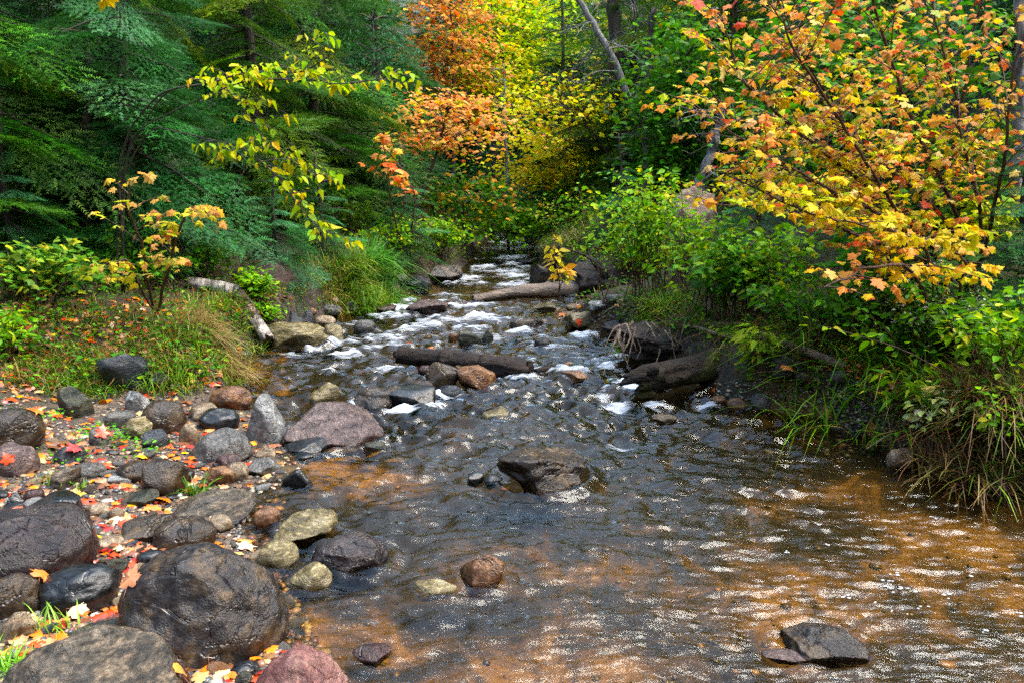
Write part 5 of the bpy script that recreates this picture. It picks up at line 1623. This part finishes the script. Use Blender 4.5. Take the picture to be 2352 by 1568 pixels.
# water swelling over and behind stones
for (rx, ry, rr, inw) in ROCKS_XY:
    if not inw or rr < 0.07:
        continue
    d = np.sqrt(((WX - rx) / 1.15) ** 2 + (WY - ry) ** 2)
    s = min(rr, 0.3)
    WZ += 0.10 * s * np.exp(-((d - rr * 1.05) / (0.25 * s + 0.02)) ** 2) * np.cos(np.clip((d - rr) * 40, -20, 20))
foam = np.zeros_like(WX)
for px, py, rx, ry, a in [(950, 706, 60, 9, 1.1), (1060, 700, 55, 9, 0.9), (870, 716, 40, 6, .6), (1000, 690, 60, 8, .6), (1080, 640, 50, 9, 0.8), (1120, 612, 60, 8, .75), (1190, 632, 45, 8, .8), (1170, 592, 70, 7, .8), (1180, 572, 60, 6, .85), (1170, 558, 60, 4, .85), (1210, 648, 40, 6, .6),
                          (700, 800, 55, 12, .6), (800, 815, 60, 14, .7), (880, 845, 60, 16, .65), (760, 845, 80, 16, .55), (860, 800, 40, 10, .6), (1020, 905, 50, 9, 1.1), (980, 925, 55, 10, 1.15), (920, 940, 50, 9, 1.0), (830, 930, 50, 8, .8), (1120, 780, 60, 9, .7),
                          (1200, 800, 50, 9, .55), (1340, 770, 60, 12, .7), (1420, 815, 40, 16, .8), (1390, 840, 45, 12, .7), (1445, 890, 32, 20, 1.1), (1420, 925, 50, 12, 1.0), (1390, 910, 40, 9, .7), (1500, 935, 60, 8, .75), (1620, 935, 40, 6, 0.9), (1420, 1025, 55, 8, .7),
                          (1300, 960, 80, 14, .35), (1000, 990, 120, 20, .35), (1500, 1040, 90, 16, .35), (1250, 900, 90, 14, .4), (1180, 960, 100, 18, .3), (960, 760, 60, 10, .4), (1050, 740, 90, 10, .35), (1750, 1490, 60, 8, .35), (1900, 1530, 50, 8, .3)]:
    c = on_water(px, py)
    k = math.hypot(c[1], CAMZ) / F
    sx_ = rx * k
    sy_ = ry * k * math.hypot(c[1], CAMZ) / (CAMZ - c[2])
    foam = np.maximum(foam, 0.86 * a * np.exp(-(((WX - c[0]) / sx_) ** 2 + ((WY - c[1]) / sy_) ** 2)))
mg = 0.45 - 0.3 * sstep(9, 12, WY)
riff = sstep(5.2, 6.6, WY) * sstep(0.0, 1.0, (WX - xL(WY)) / mg) * sstep(0.0, 1.0, (xR(WY) - WX) / mg)
foam = np.clip(np.maximum(foam, riff * (0.36 + 0.3 * n2(WX, WY, 1.1, 44, 2) + 0.08 * sstep(10.3, 11.5, WY))) + 0.26 * np.clip(wave, -0.5, 2) * riff, 0, 1.4)
WZ += 0.03 * foam * n2(WX, WY, 14, 2, 2)
nx, ny = len(xs), len(ys)
keep = ((WX > xL(WY) - 0.35) & (WX < xR(WY) + 0.3))
ii = (np.arange(ny - 1)[:, None] * nx + np.arange(nx - 1)[None])
kq = keep[:-1, :-1] | keep[1:, 1:]
ii = ii[kq]
FQ = np.stack([ii, ii + 1, ii + nx + 1, ii + nx], 1)
m, N, L, out = nodes("creek_water")
za = N("Attribute", attribute_name="Col")
sep = N("SeparateColor")
L(za.outputs["Color"], sep.inputs[0])
fl = N("Attribute", attribute_name="Flow")
mp = N("Mapping")
L(fl.outputs["Vector"], mp.inputs[0])
n1 = N("TexNoise", i_Scale=1.6, i_Detail=3.0, i_Roughness=0.55, i_Distortion=0.6)
L(mp.outputs[0], n1.inputs["Vector"])
n1b = N("TexNoise", i_Scale=4.0, i_Detail=3.0, i_Roughness=0.6, i_Distortion=0.9)
L(mp.outputs[0], n1b.inputs["Vector"])
nsum = N("Math", operation="MULTIPLY_ADD", i_1=0.4)
L(n1b.outputs["Fac"], nsum.inputs[0])
L(n1.outputs["Fac"], nsum.inputs[2])
bp = N("Bump", i_Strength=1.0, i_Distance=0.0045)
L(nsum.outputs[0], bp.inputs["Height"])
fr = N("Fresnel", i_IOR=1.33)
L(bp.outputs[0], fr.inputs["Normal"])
gl = N("BsdfGlossy", i_Roughness=0.012)
gl.inputs["Color"].default_value = (0.90, 0.96, 1.0, 1)
L(bp.outputs[0], gl.inputs["Normal"])
tr = N("BsdfTransparent")
tr.inputs["Color"].default_value = (0.84, 0.70, 0.46, 1)
mx = N("MixShader")
L(fr.outputs[0], mx.inputs[0])
L(tr.outputs[0], mx.inputs[1])
L(gl.outputs[0], mx.inputs[2])
mpf = N("Mapping")
mpf.inputs["Scale"].default_value = (0.28, 0.9, 1.0)
L(fl.outputs["Vector"], mpf.inputs[0])
nf = N("TexNoise", i_Scale=3.6, i_Detail=6.0, i_Roughness=0.62, i_Distortion=0.8)
L(mpf.outputs[0], nf.inputs["Vector"])
ad = N("Math", operation="MULTIPLY_ADD", i_1=1.0, i_2=0.0)
L(nf.outputs["Fac"], ad.inputs[0])
L(sep.outputs[0], ad.inputs[2])
th_ = N("MapRange", i_1=0.97, i_2=1.34, i_3=0.0, i_4=0.85)
L(ad.outputs[0], th_.inputs[0])
fo = N("BsdfPrincipled", i_Roughness=0.5)
fo.inputs["Base Color"].default_value = (0.58, 0.63, 0.70, 1)
L(bp.outputs[0], fo.inputs["Normal"])
m2_ = N("MixShader")
L(th_.outputs[0], m2_.inputs[0])
L(mx.outputs[0], m2_.inputs[1])
L(fo.outputs[0], m2_.inputs[2])
L(m2_.outputs[0], out.inputs[0])
V = np.stack([WX.ravel(), WY.ravel(), WZ.ravel()], 1)
wo = link("water", mesh("water", V, FQ, np.repeat(foam.reshape(-1, 1), 3, 1), True, m), kind="structure")
fa = wo.data.attributes.new("Flow", "FLOAT_VECTOR", "POINT")
fa.data.foreach_set("vector", np.stack([PHX.ravel(), PHY.ravel(), np.zeros(PHX.size)], 1).astype(np.float32).ravel())

# floating foam flecks in the slow water at right
parts = []
V0, F0 = ico(1)
for px, py, s in [(2064, 1320, 9), (2040, 1337, 7), (2058, 1352, 7), (2045, 1355, 9), (2078, 1354, 9), (2155, 1368, 9), (1940, 1373, 8), (2063, 1406, 9), (2088, 1413, 8), (2115, 1401, 9), (2015, 1390, 5), (2258, 1453, 8), (2200, 1444, 7), (2372 - 40, 1412, 9), (1918, 1073, 5), (1993, 1197, 5),
                  (1870, 1062, 4), (2204, 1165, 5), (2140, 1190, 4), (1815, 1325, 6), (1805, 1270, 6), (1700, 1170, 6), (1905, 1255, 5), (1880, 1207, 5), (2228, 1326, 6)]:
    c = surf(px, py, 0.0)
    k = c[1] / F
    for _ in range(3):
        s2 = s * k * rng.uniform(0.25, 0.6)
        e = rng.normal(0, 1, 3) * np.array([1.2, 0.9, 0]) * s * k
        parts.append((V0 * (1 + 0.25 * fbm(V0 * 2 + s + px, 2))[:, None] * np.array([s2 * 1.5, s2 * 0.8, 0.003]) + c + e + [0, 0, 0.008], F0, None))
W = join(parts)
m, N, L, out = nodes("foam_fleck")
p = N("BsdfPrincipled", i_Roughness=0.4)
p.inputs["Base Color"].default_value = (0.5, 0.53, 0.56, 1)
L(p.outputs[0], out.inputs[0])
link("foam", mesh("foam", W[0], W[1], None, True, m), label="white foam flecks drifting on the slow water", kind="stuff")

# ------------------------------------------------------------------ light
w = bpy.data.worlds.new("World")
SC.world = w
w.use_nodes = True
nt = w.node_tree
bg = nt.nodes["Background"]
sk = nt.nodes.new("ShaderNodeTexSky")
sk.sky_type = "NISHITA"
sk.sun_disc = False
SUN_EL, SUN_AZ = R(62), R(90)          # azimuth clockwise from +Y
sk.sun_elevation = SUN_EL
sk.sun_rotation = SUN_AZ
sk.air_density = 2.4
sk.dust_density = 5.0
sk.ozone_density = 6.0
nt.links.new(sk.outputs[0], bg.inputs["Color"])
bg.inputs["Strength"].default_value = 0.15
sun = bpy.data.lights.new("sun", "SUN")
sun.energy = 1.0
sun.angle = R(34)
sun.color = (1.0, 0.93, 0.82)
so = bpy.data.objects.new("sun", sun)
dv = np.array([math.sin(SUN_AZ) * math.cos(SUN_EL), math.cos(SUN_AZ) * math.cos(SUN_EL), math.sin(SUN_EL)])
from mathutils import Vector
so.rotation_euler = Vector([float(q) for q in dv]).to_track_quat("Z", "Y").to_euler()
COL.objects.link(so)

SC.view_settings.view_transform = "Standard"
SC.view_settings.look = "None"
SC.view_settings.exposure = 2.3
SC.view_settings.gamma = 1.0
SC.render.engine = "CYCLES"
cy = SC.cycles
cy.max_bounces = 7
cy.diffuse_bounces = 1
cy.glossy_bounces = 3
cy.transmission_bounces = 4
cy.transparent_max_bounces = 8
cy.caustics_reflective = False
cy.caustics_refractive = False
cy.sample_clamp_indirect = 3.0
cy.sample_clamp_direct = 6.0
cy.use_denoising = False
SC.render.filter_size = 1.2
